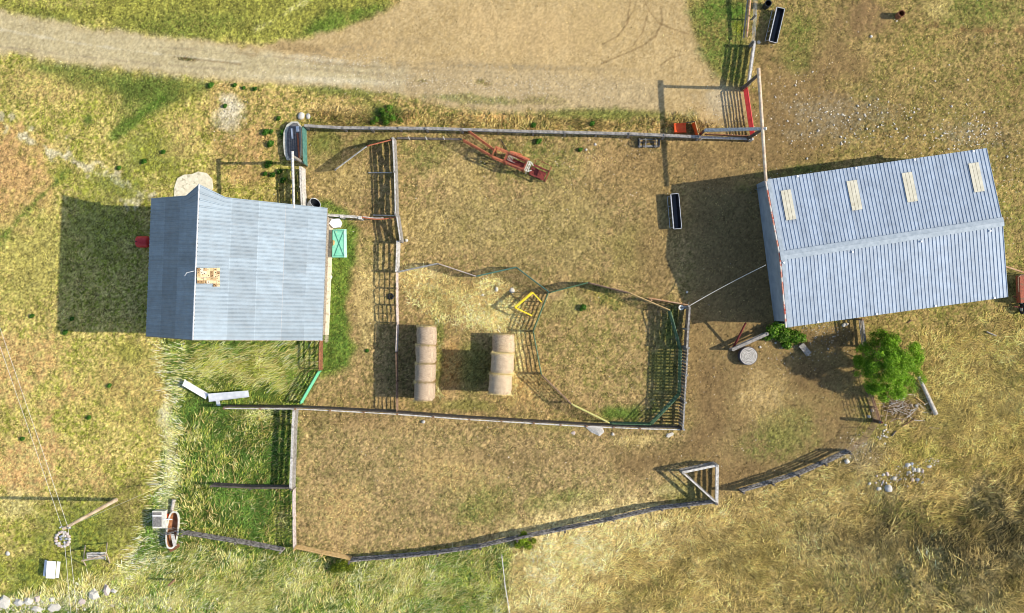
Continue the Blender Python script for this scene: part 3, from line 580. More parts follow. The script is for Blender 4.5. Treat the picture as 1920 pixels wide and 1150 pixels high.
def build_barn():
    hL, hR, hr = 4.5, 3.5, 11.1
    LT, LB = T(284, 372, hL), T(274, 630, hL); ET, EB = T(613, 390, hR), T(604, 638, hR)
    rB = T(362, 637, hr); rT = T(373, 365, hr)
    b = thing('barn', 'tall old barn with pale blue grey metal roof and a pointed hay hood', 'barn', ((LB.x + EB.x) / 2, (LB.y + LT.y) / 2, 0))
    tint = {}
    rr = random.Random(5)
    def cf(side):
        def f(u, v, ci, k):
            key = (side, ci, k // 3)
            if key not in tint: tint[key] = rr.uniform(.90, 1.06)
            t = tint[key] * (1.07 if ci % 2 == 0 else .94)
            c = (.208, .262, .312)
            vl = ([0, .33, .66, 1], [0, .22, .43, .64, .83, 1])[side]
            e = min(abs(v - q) for q in vl[1:-1]); t *= 1.6 if e < .008 else 1.0
            if side and abs(v - .64) < .008: c = (.33, .29, .27)
            if (k * 7 + ci * 3) % 11 == 0: t *= 1.08
            return tuple(x * t for x in c)
        return f
    roof_slope('roof_slope', LT, LB, rT, rB, 36, 3, (.45, .5, .55), 'barn_roof', b, prow=.75, colf=cf(0), rib_h=.04, rib_w=.34, v_list=[0, .33, .66, 1])
    roof_slope('roof_slope', ET, EB, rT, rB, 36, 5, (.5, .53, .55), 'barn_roof', b, prow=.75, colf=cf(1), rib_h=.04, rib_w=.34, v_list=[0, .22, .43, .64, .83, 1])
    rc = MB(); dr = (rT - rB).normalized(); t0 = rB - dr * .02 + Vector((0, 0, .13)); t1 = rT + dr * .78 + Vector((0, 0, .13))
    rc.tube(t0 - Vector((0, 0, .06)), t1 - Vector((0, 0, .06)), .07, n=8)
    rc.build('ridge_cap', 'galv', b)
    # walls
    ins = .35; z0 = -.2
    def inset(p, dx, dy): return Vector((p.x + dx, p.y + dy, p.z))
    A = inset(LB, ins, ins); B_ = inset(LT, ins, -ins * 1.5); Cc = inset(ET, -ins, -ins * 1.5); D = inset(EB, -ins, ins)
    sl, sr = (hr - hL) / (rB.x - LB.x), (hr - hR) / (EB.x - rB.x)
    wl = MB(); zA = hL + ins * sl - .12; zD = hR + ins * sr - .12
    for (p, q, ph, qh) in ((A, B_, zA, zA), (D, Cc, zD, zD)):
        wl.quad((p.x, p.y, z0), (q.x, q.y, z0), (q.x, q.y, qh), (p.x, p.y, ph))
    for (p, q, r_) in ((A, D, inset(rB, 0, ins)), (B_, Cc, inset(rT, 0, -ins * 1.5))):
        wl.add([(p.x, p.y, z0), (q.x, q.y, z0), (q.x, q.y, zD), (r_.x, r_.y, hr - .2), (p.x, p.y, zA)], [(0, 1, 2, 3, 4)])
    wl.build('wall', 'barnboard', b)
    d = MB(); mx_, my_ = (B_.x + Cc.x) / 2, (B_.y + Cc.y) / 2
    d.bar((mx_ - 1.6, my_ + .25, 1.5), (mx_ + 1.6, my_ + .05, 1.5), .08, 3.0); d.build('door', 'wood_brown', b)
    f = MB(); f.bar((D.x + .12, D.y, .1), (Cc.x + .12, Cc.y, .1), .3, .5); f.build('foundation', 'concrete', b)
    # bare patch of sheathing beside the ridge
    du = (rT - rB); pt = MB(); cols = []
    eM = EB
    def rp(px, py, up=.22):
        # point of the right slope under a map position
        lo, hi = hR, hr
        for _ in range(30):
            m_ = (lo + hi) / 2; p = T(px, py, m_)
            v = (p.x - (rB.x + (rT.x - rB.x) * ((p.y - rB.y) / (rT.y - rB.y)))) / (EB.x - rB.x); zz = hr + (hR - hr) * v
            if zz > m_: lo = m_
            else: hi = m_
        p = T(px, py, m_); return p + Vector((.68, 0, .73)) * up
    pr = random.Random(4)
    for i in range(7):
        for j in range(6):
            if (j == 5 and i < 5): continue
            x0 = 367 + i * 6.1 + pr.uniform(-.4, .4); y0 = 503 + j * 5.8 + pr.uniform(-.4, .4)
            a, b2, c2, d2 = rp(x0, y0 + 5.7), rp(x0 + 6.1, y0 + 5.7), rp(x0 + 6.1, y0), rp(x0, y0)
            n = len(pt.v); pt.quad(a, b2, c2, d2, .06)
            cc = pr.choice([(.42, .31, .17), (.34, .24, .13), (.50, .39, .24), (.25, .16, .08), (.48, .42, .34)])
            cols += [cc] * (len(pt.v) - n)
            for _q in range(pr.choice([0, 1, 1, 2])):
                hx, hy = x0 + pr.uniform(.5, 4), y0 + pr.uniform(.5, 3.5); n = len(pt.v)
                pt.quad(rp(hx, hy + 1.6, .25), rp(hx + 1.2, hy + 1.6, .25), rp(hx + 1.2, hy, .25), rp(hx, hy, .25), .02); cols += [(.05, .03, .02)] * (len(pt.v) - n)
    o = pt.build('bare_sheathing', 'pebble', b, col=cols)
    v = MB(); p0 = T(366, 508, 11.15); v.tube(p0, p0 + Vector((-.55, -.15, .25)), .03); v.tube(p0 + Vector((-.55, -.15, .25)), p0 + Vector((-.75, -.4, .15)), .06, .02)
    v.build('lightning_rod', 'galv', b)
    # eave strips of rust stained flashing
    for ee, hh in ((ET, 0), (LT, 0)):
        pass
    s = MB(); s.bar(EB + Vector((.02, 0, -.08)), ET + Vector((.02, 0, -.08)), .05, .16); s.bar(EB + Vector((0, -.03, -.1)), rB + Vector((0, -.03, -.12)), .05, .18)
    s.bar(LB + Vector((0, -.03, -.1)), rB + Vector((0, -.03, -.12)), .05, .18); s.build('eave_board', 'wood_grey', b)
build_barn()
pd = MB(); pd.prism([tuple(G(x, y)[:2]) for x, y in PAD][::-1], -.05, .07)
o = pd.build('concrete_pad', 'concrete', origin=G(362, 350) * 1)
o.name = 'concrete_pad'; tag(o, 'irregular pale concrete slab poured at the north door of the barn', 'slab')
# row of foundation stones east of barn
for i in range(11):
    pass

# ================================================================== MACHINE SHED
def build_shed():
    he, hr = 4.9, 5.95
    TL, TR, BL, BR = T(1437, 337, he), T(1850, 278, he), T(1476, 614, he), T(1890, 557, he)
    rL, rR = T(1464, 480, hr), T(1880, 416, hr)
    b = thing('machine_shed', 'long metal machine shed with ribbed blue grey roof and four cream skylights', 'shed', ((TL.x + BR.x) / 2, (TL.y + BL.y) / 2 - 1, 0))
    rr = random.Random(9); tt = [rr.uniform(.93, 1.05) for _ in range(80)]
    def cf(u, v, ci, k):
        t = tt[(k // 3) % 80]; return (.345 * t, .405 * t, .475 * t)
    roof_slope('roof_slope', TR, TL, rR, rL, 60, 1, (.44, .5, .57), 'shed_roof', b, colf=cf, rib_h=.045, rib_w=.2, v_list=[0, 1])
    roof_slope('roof_slope', BR, BL, rR, rL, 60, 1, (.44, .5, .57), 'shed_roof', b, colf=cf, rib_h=.045, rib_w=.2, v_list=[0, 1])
    ax = (rR - rL).normalized(); dn = (TL - rL); dn2 = (BL - rL)
    rc = MB(); e0 = rL - ax * .06; e1 = rR + ax * .06
    for q in (dn, dn2):
        s = q.normalized() * .36; up = Vector((0, 0, .11)); rc.quad(e0 + up, e1 + up, e1 + s + up, e0 + s + up, .02)
    rc.build('ridge_cap', 'ridge_sheet', b)
    for (u0, u1) in ((.052, .098), (.350, .397), (.600, .647), (.902, .949)):
        def q(u, v): return (rL + (rR - rL) * u) * (1 - v) + (TL + (TR - TL) * u) * v + Vector((0, .01, .085))
        sk = MB(); va, vb = 1 - .175, 1 - .565
        n3 = 3
        for i in range(n3):
            a, c = u0 + (u1 - u0) * i / n3, u0 + (u1 - u0) * (i + .90) / n3
            sk.quad(q(a, va), q(c, va), q(c, vb), q(a, vb), .03)
        sk.build('skylight', 'cream', b)
    # left gable wall in pale blue grey sheet, horizontal ribs
    b0, b1 = G(1418, 346), G(1451, 602)
    def gw(t): return b0 + (b1 - b0) * t
    def toph(t): return 4.72 + (hr - 4.9) * (1 - abs(t - .5) * 2)
    mb = MB(); NT = 24; NZ = 22; co = []
    for i in range(NT + 1):
        for j in range(NZ * 2 + 1):
            p = gw(i / NT); z = -.1 + (toph(i / NT) + .1) * j / (NZ * 2); off = -.03 if j % 2 else 0
            co.append((p.x + off + .05, p.y, z))
    W = NZ * 2 + 1
    mb.v = co; mb.f = [(i * W + j, (i + 1) * W + j, (i + 1) * W + j + 1, i * W + j + 1) for i in range(NT) for j in range(NZ * 2)]
    mb.build('west_wall', 'wallmetal', b)
    w2 = MB(); i_ = .25
    nT, nTR, nB, nBR = TL + Vector((i_, -i_, 0)), TR + Vector((-i_, -i_, 0)), BL + Vector((i_, i_, 0)), BR + Vector((-i_, i_, 0))
    for p, q_ in ((nT, nTR), (nTR, nBR), (nB, nBR)):
        w2.quad((p.x, p.y, -.1), (q_.x, q_.y, -.1), (q_.x, q_.y, 4.75), (p.x, p.y, 4.75))
    w2.build('wall', 'wallmetal', b)
    fb = MB(); off = Vector((-.07, 0, -.05))
    fb.bar(TL + off, rL + off, .10, .22); fb.bar(BL + off, rL + off, .10, .22); fb.build('fascia_board', 'fascia', b)
    fl = MB(); up = Vector((.12, 0, .08)); fl.quad(TL + Vector((0, 0, .08)), rL + Vector((0, 0, .09)), rL + Vector((.3, 0, .09)), TL + Vector((.3, 0, .08)), .02)
    fl.quad(rL + Vector((0, 0, .09)), BL + Vector((0, 0, .08)), BL + Vector((.3, 0, .08)), rL + Vector((.3, 0, .09)), .02); fl.build('rake_flashing', 'ridge_sheet', b)
    g = MB()
    for k in range(4):
        u = .16 + .27 * k
        for (A_, B2) in ((TL, TR), (BL, BR)):
            p = A_ + (B2 - A_) * u; p = p * .985 + Vector((0, 0, .17)); g = MB(); g.tube(p, p + Vector((0, 0, .05)), .09); g.build('screw_washer', 'white', b)
    for k in range(4):
        u = .01 + .31 * k; p = (rL + (rR - rL) * min(u, .97)) + dn2 * .1 + Vector((0, 0, .1)); g = MB(); g.tube(p, p + Vector((0, 0, .06)), .08); g.build('screw_washer', 'white', b)
build_shed()

# ================================================================== FENCES
def board_fence(name, label, pts, h, n=4, bh=.18, bt=.05, mt='wood_grey', cap=None, spacing=3.0, post=.16, post_h=None, post_mt=None, braces=False, round_=False, group=None, capmat=None, z_lo=.3, jit=.04, cat='fence', topj=0):
    P = [T(x, y, h) for x, y in pts]; base = Vector((P[0].x, P[0].y, 0))
    f = thing(name, label, cat, base, group); post_h = post_h or h + .12; rj = random.Random(len(label) * 7 + int(pts[0][0]))
    stations = []
    for i in range(len(P) - 1):
        a, b = P[i], P[i + 1]; L = (b - a).length; m = max(1, round(L / spacing))
        for k in range(m): stations.append(a + (b - a) * k / m)
    stations.append(P[-1])
    for s in stations:
        x, y = s.x + rj.uniform(-.03, .03), s.y + rj.uniform(-.03, .03); mb = MB(); t = rj.uniform(-.05, .05)
        if round_: mb.tube((x, y, -.2), (x + t, y + t, post_h + rj.uniform(-.05, .12)), post / 2 * 1.1, post / 2 * .9, 8)
        else: mb.bar((x, y, -.2), (x + t * .5, y, post_h + rj.uniform(-.03, .08)), post, post)
        mb.build('post', post_mt or mt, f)
    for i in range(len(stations) - 1):
        a, b = stations[i], stations[i + 1]; d = (b - a).normalized(); side = Vector((-d.y, d.x, 0)) * (post / 2 + bt / 2)
        for k in range(n):
            z = z_lo + (h - z_lo - bh / 2) * k / max(1, n - 1)
            za, zb = z + rj.uniform(-jit, jit), z + rj.uniform(-jit, jit)
            mb = MB(); A = Vector((a.x, a.y, za)) + side - d * .06; B = Vector((b.x, b.y, zb)) + side + d * .06
            if round_: mb.tube(A, B, bh / 2, bh / 2 * .8, 7)
            else: mb.bar(A, B, bt, bh)
            mb.build('rail', mt, f)
        if cap:
            mb = MB(); zc = h + .03 + rj.uniform(0, .02); mb.bar((a.x - d.x * .04, a.y - d.y * .04, zc), (b.x + d.x * .02, b.y + d.y * .02, zc + rj.uniform(-.01, .01)), cap + rj.uniform(-.02, .02), .05, roll=rj.uniform(-.06, .06))
            mb.build('cap_board', capmat or mt, f)
        if braces:
            mb = MB(); za, zb = ((.35, h - .2) if i % 2 else (h - .2, .35)); mb.bar(Vector((a.x, a.y, za)) - side, Vector((b.x, b.y, zb)) - side, .05, .2); mb.build('brace', mt, f)
    return f
def picket_fence(label, p0, p1, h):
    a, b = T(*p0, h), T(*p1, h); f = thing('picket_fence', label, 'fence', (a.x, a.y, 0)); L = (b - a).length; d = (b - a).normalized(); n = int(L / .26)
    for z in (.4, h * .55, h - .25):
        m = MB(); m.bar(Vector((a.x + .07, a.y, z)), Vector((b.x + .07, b.y, z)), .07, .14); m.build('rail', 'wood_dark', f)
    for i in range(n):
        p = a + d * (i + .5) * L / n; m = MB(); hh = h + rnd.uniform(-.06, .05); m.bar((p.x, p.y, .05), (p.x + rnd.uniform(-.02, .02), p.y, hh), .045, .15, up=(0, 1, 0)); m.build('picket', 'wood_dark' if i % 4 else 'wood_grey', f)
    for i in range(4):
        p = a + d * i * L / 3; m = MB(); m.tube((p.x + .16, p.y, -.2), (p.x + .16, p.y, h + .1), .1, .09, 8); m.build('post', 'wood_grey', f)
    m = MB(); m.bar(Vector((a.x + .07, a.y, h + .04)), Vector((b.x + .07, b.y, h + .04)), .13, .05); m.build('cap_board', 'wood_grey', f)
    return f
def panel(label, p0, p1, h=1.6, bars=6, mt='pipe_brown', ups=1, r=.034, group='pipe corral panels', name='corral_panel', cat='corral panel', frame_mt=None, zlo=.25, lean=0.0):
    a, b = T(*p0, h), T(*p1, h); base = Vector((a.x, a.y, 0)); f = thing(name, label, cat, base, group)
    ln = Vector((a.x + b.x, a.y + b.y, 0)) / 2 * lean
    def Q(p, z): return Vector((p.x, p.y, z)) + ln * (1 - z / h)
    d = (b - a).normalized(); mb = MB()
    A0, A1, B0, B1 = Q(a, .02), Q(a, h), Q(b, .02), Q(b, h)
    c = .16
    mb.path([A0, A1 - Vector((0, 0, c)), A1 + d * c, B1 - d * c, B1 - Vector((0, 0, c)), B0], r * 1.25, 8); mb.build('frame', frame_mt or mt, f)
    for k in range(bars - 1):
        z = zlo + (h - zlo) * k / (bars - 1); m2 = MB(); m2.tube(Q(a, z), Q(b, z), r, n=6); m2.build('bar', mt, f)
    for k in range(ups):
        t = (k + 1) / (ups + 1); q = a + (b - a) * t; m2 = MB(); m2.bar(Q(q, zlo), Q(q, h), .045, .045); m2.build('upright', mt, f)
    return f

board_fence('board_fence', 'long grey board fence with flat cap running along the driveway verge', [(572, 236), (645, 240), (800, 241), (1000, 247), (1180, 251), (1312, 257)], 1.6, 4, mt='wood_grey', cap=.22, spacing=2.55, capmat='wood_grey')
board_fence('board_fence', 'short grey plank fence between scarlet board and tall gate frame', [(1316, 258), (1410, 261)], 1.0, 3, mt='wood_pale', cap=.2, spacing=4.2, capmat='wood_pale')
board_fence('board_fence', 'weathered board fence with cross braces dividing alley from big pen', [(737, 260), (740, 322), (742, 402)], 1.55, 4, bh=.24, mt='wood_grey', cap=.13, spacing=3.2, braces=True, capmat='wood_pale')
board_fence('board_fence', 'pale board gate section leaning outward at the hose, south of braced fence', [(744, 404), (751, 452)], 1.6, 4, bh=.24, mt='wood_grey', cap=.13, spacing=2.6, capmat='wood_pale', braces=True)
board_fence('rail_fence', 'pale whitewashed rail fence above the first pipe panels', [(745, 454), (743, 508)], 1.5, 4, bh=.13, mt='wood_pale', spacing=2.6, cap=.13, capmat='wood_pale')
board_fence('board_fence', 'bleached solid board fence between green gate and barn corner', [(563, 314), (564, 350), (566, 388)], 1.7, 4, bh=.30, mt='wood_pale', spacing=1.8, cap=.14, z_lo=.35, braces=True)
board_fence('board_fence', 'long dark rail fence across the yard beneath the hay stacks', [(420, 766), (553, 767), (620, 770), (745, 777), (880, 787), (1000, 794), (1100, 800), (1200, 804), (1276, 806)], 1.8, 5, bh=.24, bt=.07, mt='wood_dark', cap=.09, spacing=2.6, round_=False, post_mt='wood_brown', capmat='wood_pale')
board_fence('board_fence', 'bleached plank fence on the east edge of lush green grass', [(551, 770), (549, 800), (545, 916)], 1.45, 4, bh=.2, mt='wood_grey', cap=.2, spacing=3.0, capmat='wood_pale')
board_fence('rail_fence', 'dark split rail fence crossing the lush green grass', [(395, 914), (470, 918), (546, 918)], 1.55, 5, bh=.17, mt='wood_dark', spacing=3.4, round_=True)
board_fence('rail_fence', 'collapsing split rail fence running east from the rusty bathtub', [(342, 1004), (440, 1020), (526, 1036)], 1.5, 5, bh=.13, mt='wood_mid', spacing=3.0, round_=True, jit=.1)
board_fence('rail_fence', 'fresh yellow pole rails at southwest corner of lower paddock', [(552, 1031), (654, 1052)], 1.4, 5, bh=.11, mt='wood_new', spacing=2.6, round_=True)
board_fence('rail_fence', 'curving weathered log rail fence below the lower paddock', [(655, 1056), (740, 1050), (820, 1042), (900, 1030), (970, 1014), (1060, 997), (1150, 978), (1240, 958), (1344, 946)], 1.6, 5, bh=.13, mt='wood_mid', spacing=2.9, round_=True, post=.2, post_mt='wood_dark', jit=.09)
board_fence('rail_fence', 'weathered log rail fence standing alone right of the triangle corner', [(1394, 925), (1450, 909), (1500, 893), (1550, 872), (1596, 850)], 1.6, 5, bh=.13, mt='wood_mid', spacing=2.7, round_=True, post=.2, post_mt='wood_dark', jit=.09)
board_fence('board_fence', 'tall dark plank fence at the northeast side of the round pen', [(1293, 578), (1290, 618), (1288, 652)], 2.2, 6, bh=.27, mt='wood_dark', cap=.14, spacing=1.7, capmat='wood_grey', post_mt='wood_grey')
picket_fence('dark picket fence along the southeast side of the round pen', (1288, 653), (1279, 806), 2.1)
board_fence('rail_fence', 'orange stained top rail joining round pen to the white post', [(1222, 562), (1289, 574)], 1.6, 3, bh=.12, mt='wood_rust', spacing=3.2, round_=True)
# white triangular corner
board_fence('board_fence', 'bleached plank side of the triangle corner facing the shed', [(1345, 873), (1344, 946)], 1.5, 4, bh=.2, mt='wood_grey', cap=.24, spacing=3.4, capmat='wood_pale')
board_fence('board_fence', 'grey plank top side of the triangle corner by lower paddock', [(1280, 886), (1343, 873)], 1.5, 4, bh=.16, mt='wood_grey', cap=.18, spacing=3.4, capmat='wood_pale')
board_fence('rail_fence', 'thin diagonal rail side of the triangle corner', [(1282, 888), (1343, 943)], 1.5, 3, bh=.10, mt='wood_grey', cap=.10, spacing=5, capmat='wood_pale')
# north-east
board_fence('board_fence', 'grey board fence beside green weeds above the tall gate frame', [(1415, 80), (1404, 158)], 1.5, 4, bh=.22, mt='wood_grey', cap=.14, spacing=3.6, capmat='wood_pale')
board_fence('wire_fence', 'thin wire fence with leaning posts beside the black barrel', [(1418, -20), (1417, 28), (1413, 78)], 1.4, 4, bh=.03, bt=.03, mt='pipe_grey', spacing=2.4, post=.13, post_mt='wood_grey')
board_fence('board_fence', 'short brown board fence from shed wall into the leafy tree', [(1617, 600), (1623, 650)], 1.4, 4, bh=.16, mt='wood_grey', spacing=2.4, cap=.1, post_mt='wood_brown')
board_fence('rail_fence', 'rough brown post row between tree and brush pile', [(1634, 740), (1650, 792)], .9, 3, bh=.12, mt='wood_brown', spacing=1.2, round_=True)
board_fence('rail_fence', 'white rail running from barn wall to the hose', [(606, 404), (676, 409)], 1.3, 2, bh=.10, mt='wood_pale', spacing=1.7, cap=.12, post_mt='wood_pale', post=.24, capmat='wood_pale')
board_fence('rail_fence', 'rough grey plank fence under the leafy shrub by round tank', [(1374, 656), (1440, 626)], 1.1, 3, bh=.16, mt='wood_grey', spacing=3.4, cap=.26, capmat='wood_grey')
o = MB(); p, q = G(1500, 646), G(1514, 665); o.bar(p + Vector((0, 0, .35)), q + Vector((0, 0, .45)), .5, .08); o.bar(p + Vector((.1, .1, .1)), q + Vector((-.1, .1, .1)), .2, .3)
o = o.build('plank', 'wood_grey', origin=p); tag(o, 'broken grey plank end poking out of the leafy shrub', 'plank')
board_fence('wire_fence', 'thin pale wire fence dividing green grass from straw slope', [(940, 1046), (946, 1100), (958, 1175)], 1.1, 2, bh=.035, bt=.035, mt='wire', spacing=2.8, post=.06, post_mt='pipe_pale')

# ---- pipe panels
C4 = 'pipe corral panels down the alley'
al = [((743, 508), (743, 540)), ((743, 541), (743, 572)), ((743, 573), (744, 606)), ((744, 607), (742, 660)), ((742, 661), (743, 716)), ((743, 717), (743, 772))]
nm = ['first', 'second', 'third', 'fourth', 'fifth', 'sixth']
for i, (a, b) in enumerate(al):
    panel('%s pale pipe panel of the alley line counted from the rail fence' % nm[i], a, b, 1.55, 5 if i < 2 else 6, 'pipe_pale' if i < 4 else 'pipe_brown', group=C4)
RP = 'corral panels of the round pen'
rpn = [((1030, 549), (1103, 530), 'green_pipe', 'green pipe panel of the round pen running up from the yellow frame'),
 ((1103, 530), (1180, 549), 'pipe_brown', 'brown pipe panel at the top of the round pen'),
 ((1180, 549), (1257, 582), 'wood_new', 'tan pipe panel of the round pen leading down to the east corner'),
 ((1257, 582), (1278, 655), 'green_pipe', 'green pipe panel at northeast of the round pen'),
 ((1278, 655), (1276, 738), 'green_pipe', 'green pipe panel against the tall dark plank fence'),
 ((1276, 740), (1222, 797), 'green_pipe', 'rust topped green panel across the southeast corner of the round pen'),
 ((1221, 797), (1144, 795), 'green_pipe', 'green pipe panel along the bottom of the round pen'),
 ((1143, 794), (1072, 759), 'yellow_pipe', 'yellow green pipe panel at southwest of the round pen'),
 ((1071, 758), (1016, 704), 'pipe_brown', 'brown pipe panel beside loose hay on the round pen west side'),
 ((1015, 702), (1000, 623), 'green_pipe', 'faded green pipe panel facing the second hay stack'),
 ((1000, 621), (1028, 550), 'green_pipe', 'faded green pipe panel beside the yellow frame')]
for a, b, m_, lb in rpn: panel(lb, a, b, 1.65, 6, m_, ups=2, group=RP, r=.034 if 'east' in lb or 'plank' in lb or 'rust' in lb or 'bottom' in lb or 'yellow green' in lb else .042)
ZG = 'corral panels zigzagging west of the round pen'
for a, b, m_, lb in [((744, 510), (820, 494), 'pipe_grey', 'grey pipe panel joining the alley to the zigzag line'), ((820, 494), (892, 518), 'pipe_pale', 'pale pipe panel sloping down in the zigzag line'),
    ((892, 518), (968, 501), 'teal_pipe', 'teal pipe panel rising in the zigzag line'), ((968, 501), (1030, 548), 'teal_pipe', 'thin green pipe panel down to the round pen entrance')]:
    panel(lb, a, b, 1.6, 6, m_, group=ZG, r=.03)
panel('orange pipe gate half by the braced board fence', (736, 262), (688, 274), 1.5, 6, 'rust_orange', group='swung alley gates', name='pipe_gate', cat='gate', r=.042, lean=.02)
panel('thin grey pipe gate half swung open in the alley', (687, 275), (628, 319), 1.5, 6, 'pipe_grey', group='swung alley gates', name='pipe_gate', cat='gate', r=.042, lean=.02)
panel('ribbed teal green pipe gate by the grey trough', (567, 237), (569, 306), 1.7, 12, 'teal_pipe', name='pipe_gate', cat='gate', group='', ups=3, r=.045)
panel('bright green gate between brown rail and long dark fence', (596, 698), (562, 757), 1.3, 5, 'green_bright', name='pipe_gate', cat='gate', r=.05, group='')
panel('rusty brown gate hanging south from the barn corner', (599, 640), (598, 694), 1.6, 5, 'rust', name='pipe_gate', cat='gate', r=.05, group='')
panel('thin pinkish pipe gate on the lower part of the grass fence', (549, 920), (549, 972), 1.3, 5, 'pipe_pale', name='pipe_gate', cat='gate', group='')
panel('thin pinkish pipe gate closing the yellow rail corner', (549, 974), (550, 1030), 1.3, 5, 'pipe_pale', name='pipe_gate', cat='gate', group='')
panel('thin wire gate between leafy tree and black post', (1633, 738), (1648, 790), 1.6, 7, 'pipe_brown', group='', name='pipe_gate', cat='gate', r=.018)
panel('thin wire gate curving from black post to the log fence', (1648, 792), (1628, 822), 1.6, 7, 'pipe_brown', group='', name='pipe_gate', cat='gate', r=.018)
panel('thin wire gate meeting the east end of log fence', (1628, 822), (1598, 848), 1.6, 7, 'pipe_brown', group='', name='pipe_gate', cat='gate', r=.018)
# red gate, red board pole
g = panel('bright red pipe gate closed under the tall timber gate frame', (1401, 164), (1414, 252), 1.45, 7, 'red', name='pipe_gate', cat='gate', ups=2, r=.045, group='')
# tall gate frame to the shed
def gate_frame():
    hh = 5.25
    a, b = T(1422, 128, hh), T(1436, 340, hh); p1, p2, p3 = T(1422.5, 140, hh), T(1429, 243, hh), T(1434, 330, hh)
    f = thing('gate_frame', 'tall timber gate frame with long header pole reaching the machine shed', 'gate frame', (p1.x, p1.y, 0))
    for p in (p1, p2):
        m = MB(); m.tube((p.x - .15, p.y, -.2), (p.x, p.y, hh), .15, .12, 9); m.build('post', 'wood_dark', f)
    m = MB(); m.tube(a, b, .15, .13, 9); m.build('header_beam', 'wood_pale' if False else 'pole', f)
    q = T(1322, 244.5, 2.3); m = MB(); m.tube(q, T(1437, 241.5, 5.4), .16, .13, 9); m.build('brace', 'wood_pale', f)
    m = MB(); m.tube((q.x - .05, q.y, -.2), q, .13, .11, 8); m.build('short_post', 'wood_dark', f)
    m = MB(); m.bar(T(1322, 252, 1.2), T(1410, 256, 1.2), .06, .5); m.build('rail', 'rust', f)
gate_frame()
def gate_frame2():
    hh = 5.6
    a, b = T(548, 284, hh), T(551, 391, hh); p1 = T(549, 293, hh)
    f = thing('gate_frame', 'bleached header pole on a leaning post beside the barn roof', 'gate frame', (p1.x, p1.y, 0))
    m = MB(); m.tube(a, b, .12, .10, 9); m.build('header_beam', 'wood_pale', f)
    base = G(569, 306); m = MB(); m.tube(base, p1, .13, .11, 8); m.build('post', 'wood_grey', f)
gate_frame2()
m = MB(); p = T(1401, 72, .9); m.tube(T(1408, -20, 1.3), T(1400, 70, .9), .11, .10, 9); o = m.build('log_pole', 'wood_rust', origin=Vector((p.x, p.y, 0))); tag(o, 'orange weathered pole lying along the weeds at the top edge', 'pole')
m = MB(); m.tube(T(1404, -20, 1.1), T(1394, 72, .7), .07, .06, 8); o = m.build('log_pole', 'wood_grey', origin=G(1394, 72)); tag(o, 'thin grey pole lying just left of the orange pole', 'pole')
m = MB(); m.tube(G(1372, 657) + Vector((0, 0, .1)), T(1398, 606, 2.2), .11, .08, 8); o = m.build('leaning_pole', 'dark_red', origin=G(1372, 657)); tag(o, 'dark red leaning pole beside the round tank', 'pole')
# supporting white post with cap at pen corner, cable to shed
pp = thing('corner_post', 'grey post with pale round cap at the corner of the round pen', 'post', G(1287, 577))
m = MB(); m.tube(G(1287, 577), T(1292, 574, 2.2), .12, .11, 8); m.build('post', 'wood_grey', pp)
m = MB(); m.lathe(T(1277, 577, 1.75), [(.09, 0), (.22, 0), (.22, .08), (.09, .08), (.09, 0)], 14); m.build('insulator_ring', 'offwhite', pp)
m = MB(); m.tube(T(1277, 577, 1.8), T(1289, 575, 1.8), .07); m.build('arm', 'wood_grey', pp)
a, b = T(1292, 574, 2.1), T(1436, 497, 5.2); pts = [a + (b - a) * (i / 14) - Vector((0, 0, .9 * math.sin(math.pi * i / 14))) for i in range(15)]
m = MB(); m.path(pts, .028, 5); o = m.build('cable', 'rope', origin=Vector((a.x, a.y, 0))); tag(o, 'pale cable slung from the pen corner post to the shed wall', 'cable')

# ================================================================== HAY
def make_bale(r, L, wrap, label, group):
    t = thing('hay_bale', label, 'hay bale', (0, 0, 0), group); nr = random.Random(int(r * 1000))
    n = 26; k = 15; mb = MB(); vs = []
    for j in range(k + 1):
        y = -L / 2 + L * j / k; e = abs(y) / (L / 2); rr = r * (1 - .06 * e ** 7) * (1 + nr.uniform(-.014, .018))
        for i in range(n):
            a = 6.28318 * i / n; q = rr * (1 + nr.uniform(-.016, .016) + .012 * math.sin(3 * a + j * .4)); vs.append((q * math.cos(a), y, q * math.sin(a)))
    mb.add(vs, [(j * n + i, j * n + (i + 1) % n, (j + 1) * n + (i + 1) % n, (j + 1) * n + i) for j in range(k) for i in range(n)])
    mb.build('net_wrap', wrap, t, smooth=True, local=True)
    for s in (-1, 1):
        c = MB()
        rings = [(1.0, 0), (.96, .05), (.7, .02), (.4, .045), (.12, .03)]; vs = []
        for f, dy in rings:
            for i in range(n):
                a = 6.28318 * i / n; q = r * .94 * f * (1 + nr.uniform(-.02, .02)); vs.append((q * math.cos(a), s * (L / 2 - .02 + dy + nr.uniform(-.01, .01)), q * math.sin(a)))
        m0 = len(rings); c.add(vs, [(j * n + i, j * n + (i + 1) % n, (j + 1) * n + (i + 1) % n, (j + 1) * n + i) for j in range(m0 - 1) for i in range(n)] + [tuple((m0 - 1) * n + i for i in range(n))])
        c.build('straw_end', 'straw', t, local=True)
    # loose straw whiskers round the rims
    wk = MB()
    for i in range(500):
        a = nr.uniform(0, 6.283); s = nr.choice((-1, 1)); q = r * nr.uniform(.93, 1.05); p = Vector((q * math.cos(a), s * (L / 2 + nr.uniform(-.06, .04)), q * math.sin(a)))
        d = Vector((nr.uniform(-1, 1), nr.uniform(-1, 1), nr.uniform(-1, 1))) * .2; wk.add([p, p + Vector((.035, 0, .03)), p + d], [(0, 1, 2)])
    wk.build('loose_straw', 'straw', t, local=True)
    return t
r1, L1 = .80, 1.58
g1 = 'round bales of the western stack'; g2 = 'round bales of the eastern stack'
ords = ['northernmost', 'second from north', 'third from north', 'southernmost']
b0 = None; rb = random.Random(3)
ys = [630, 664, 699, 733]
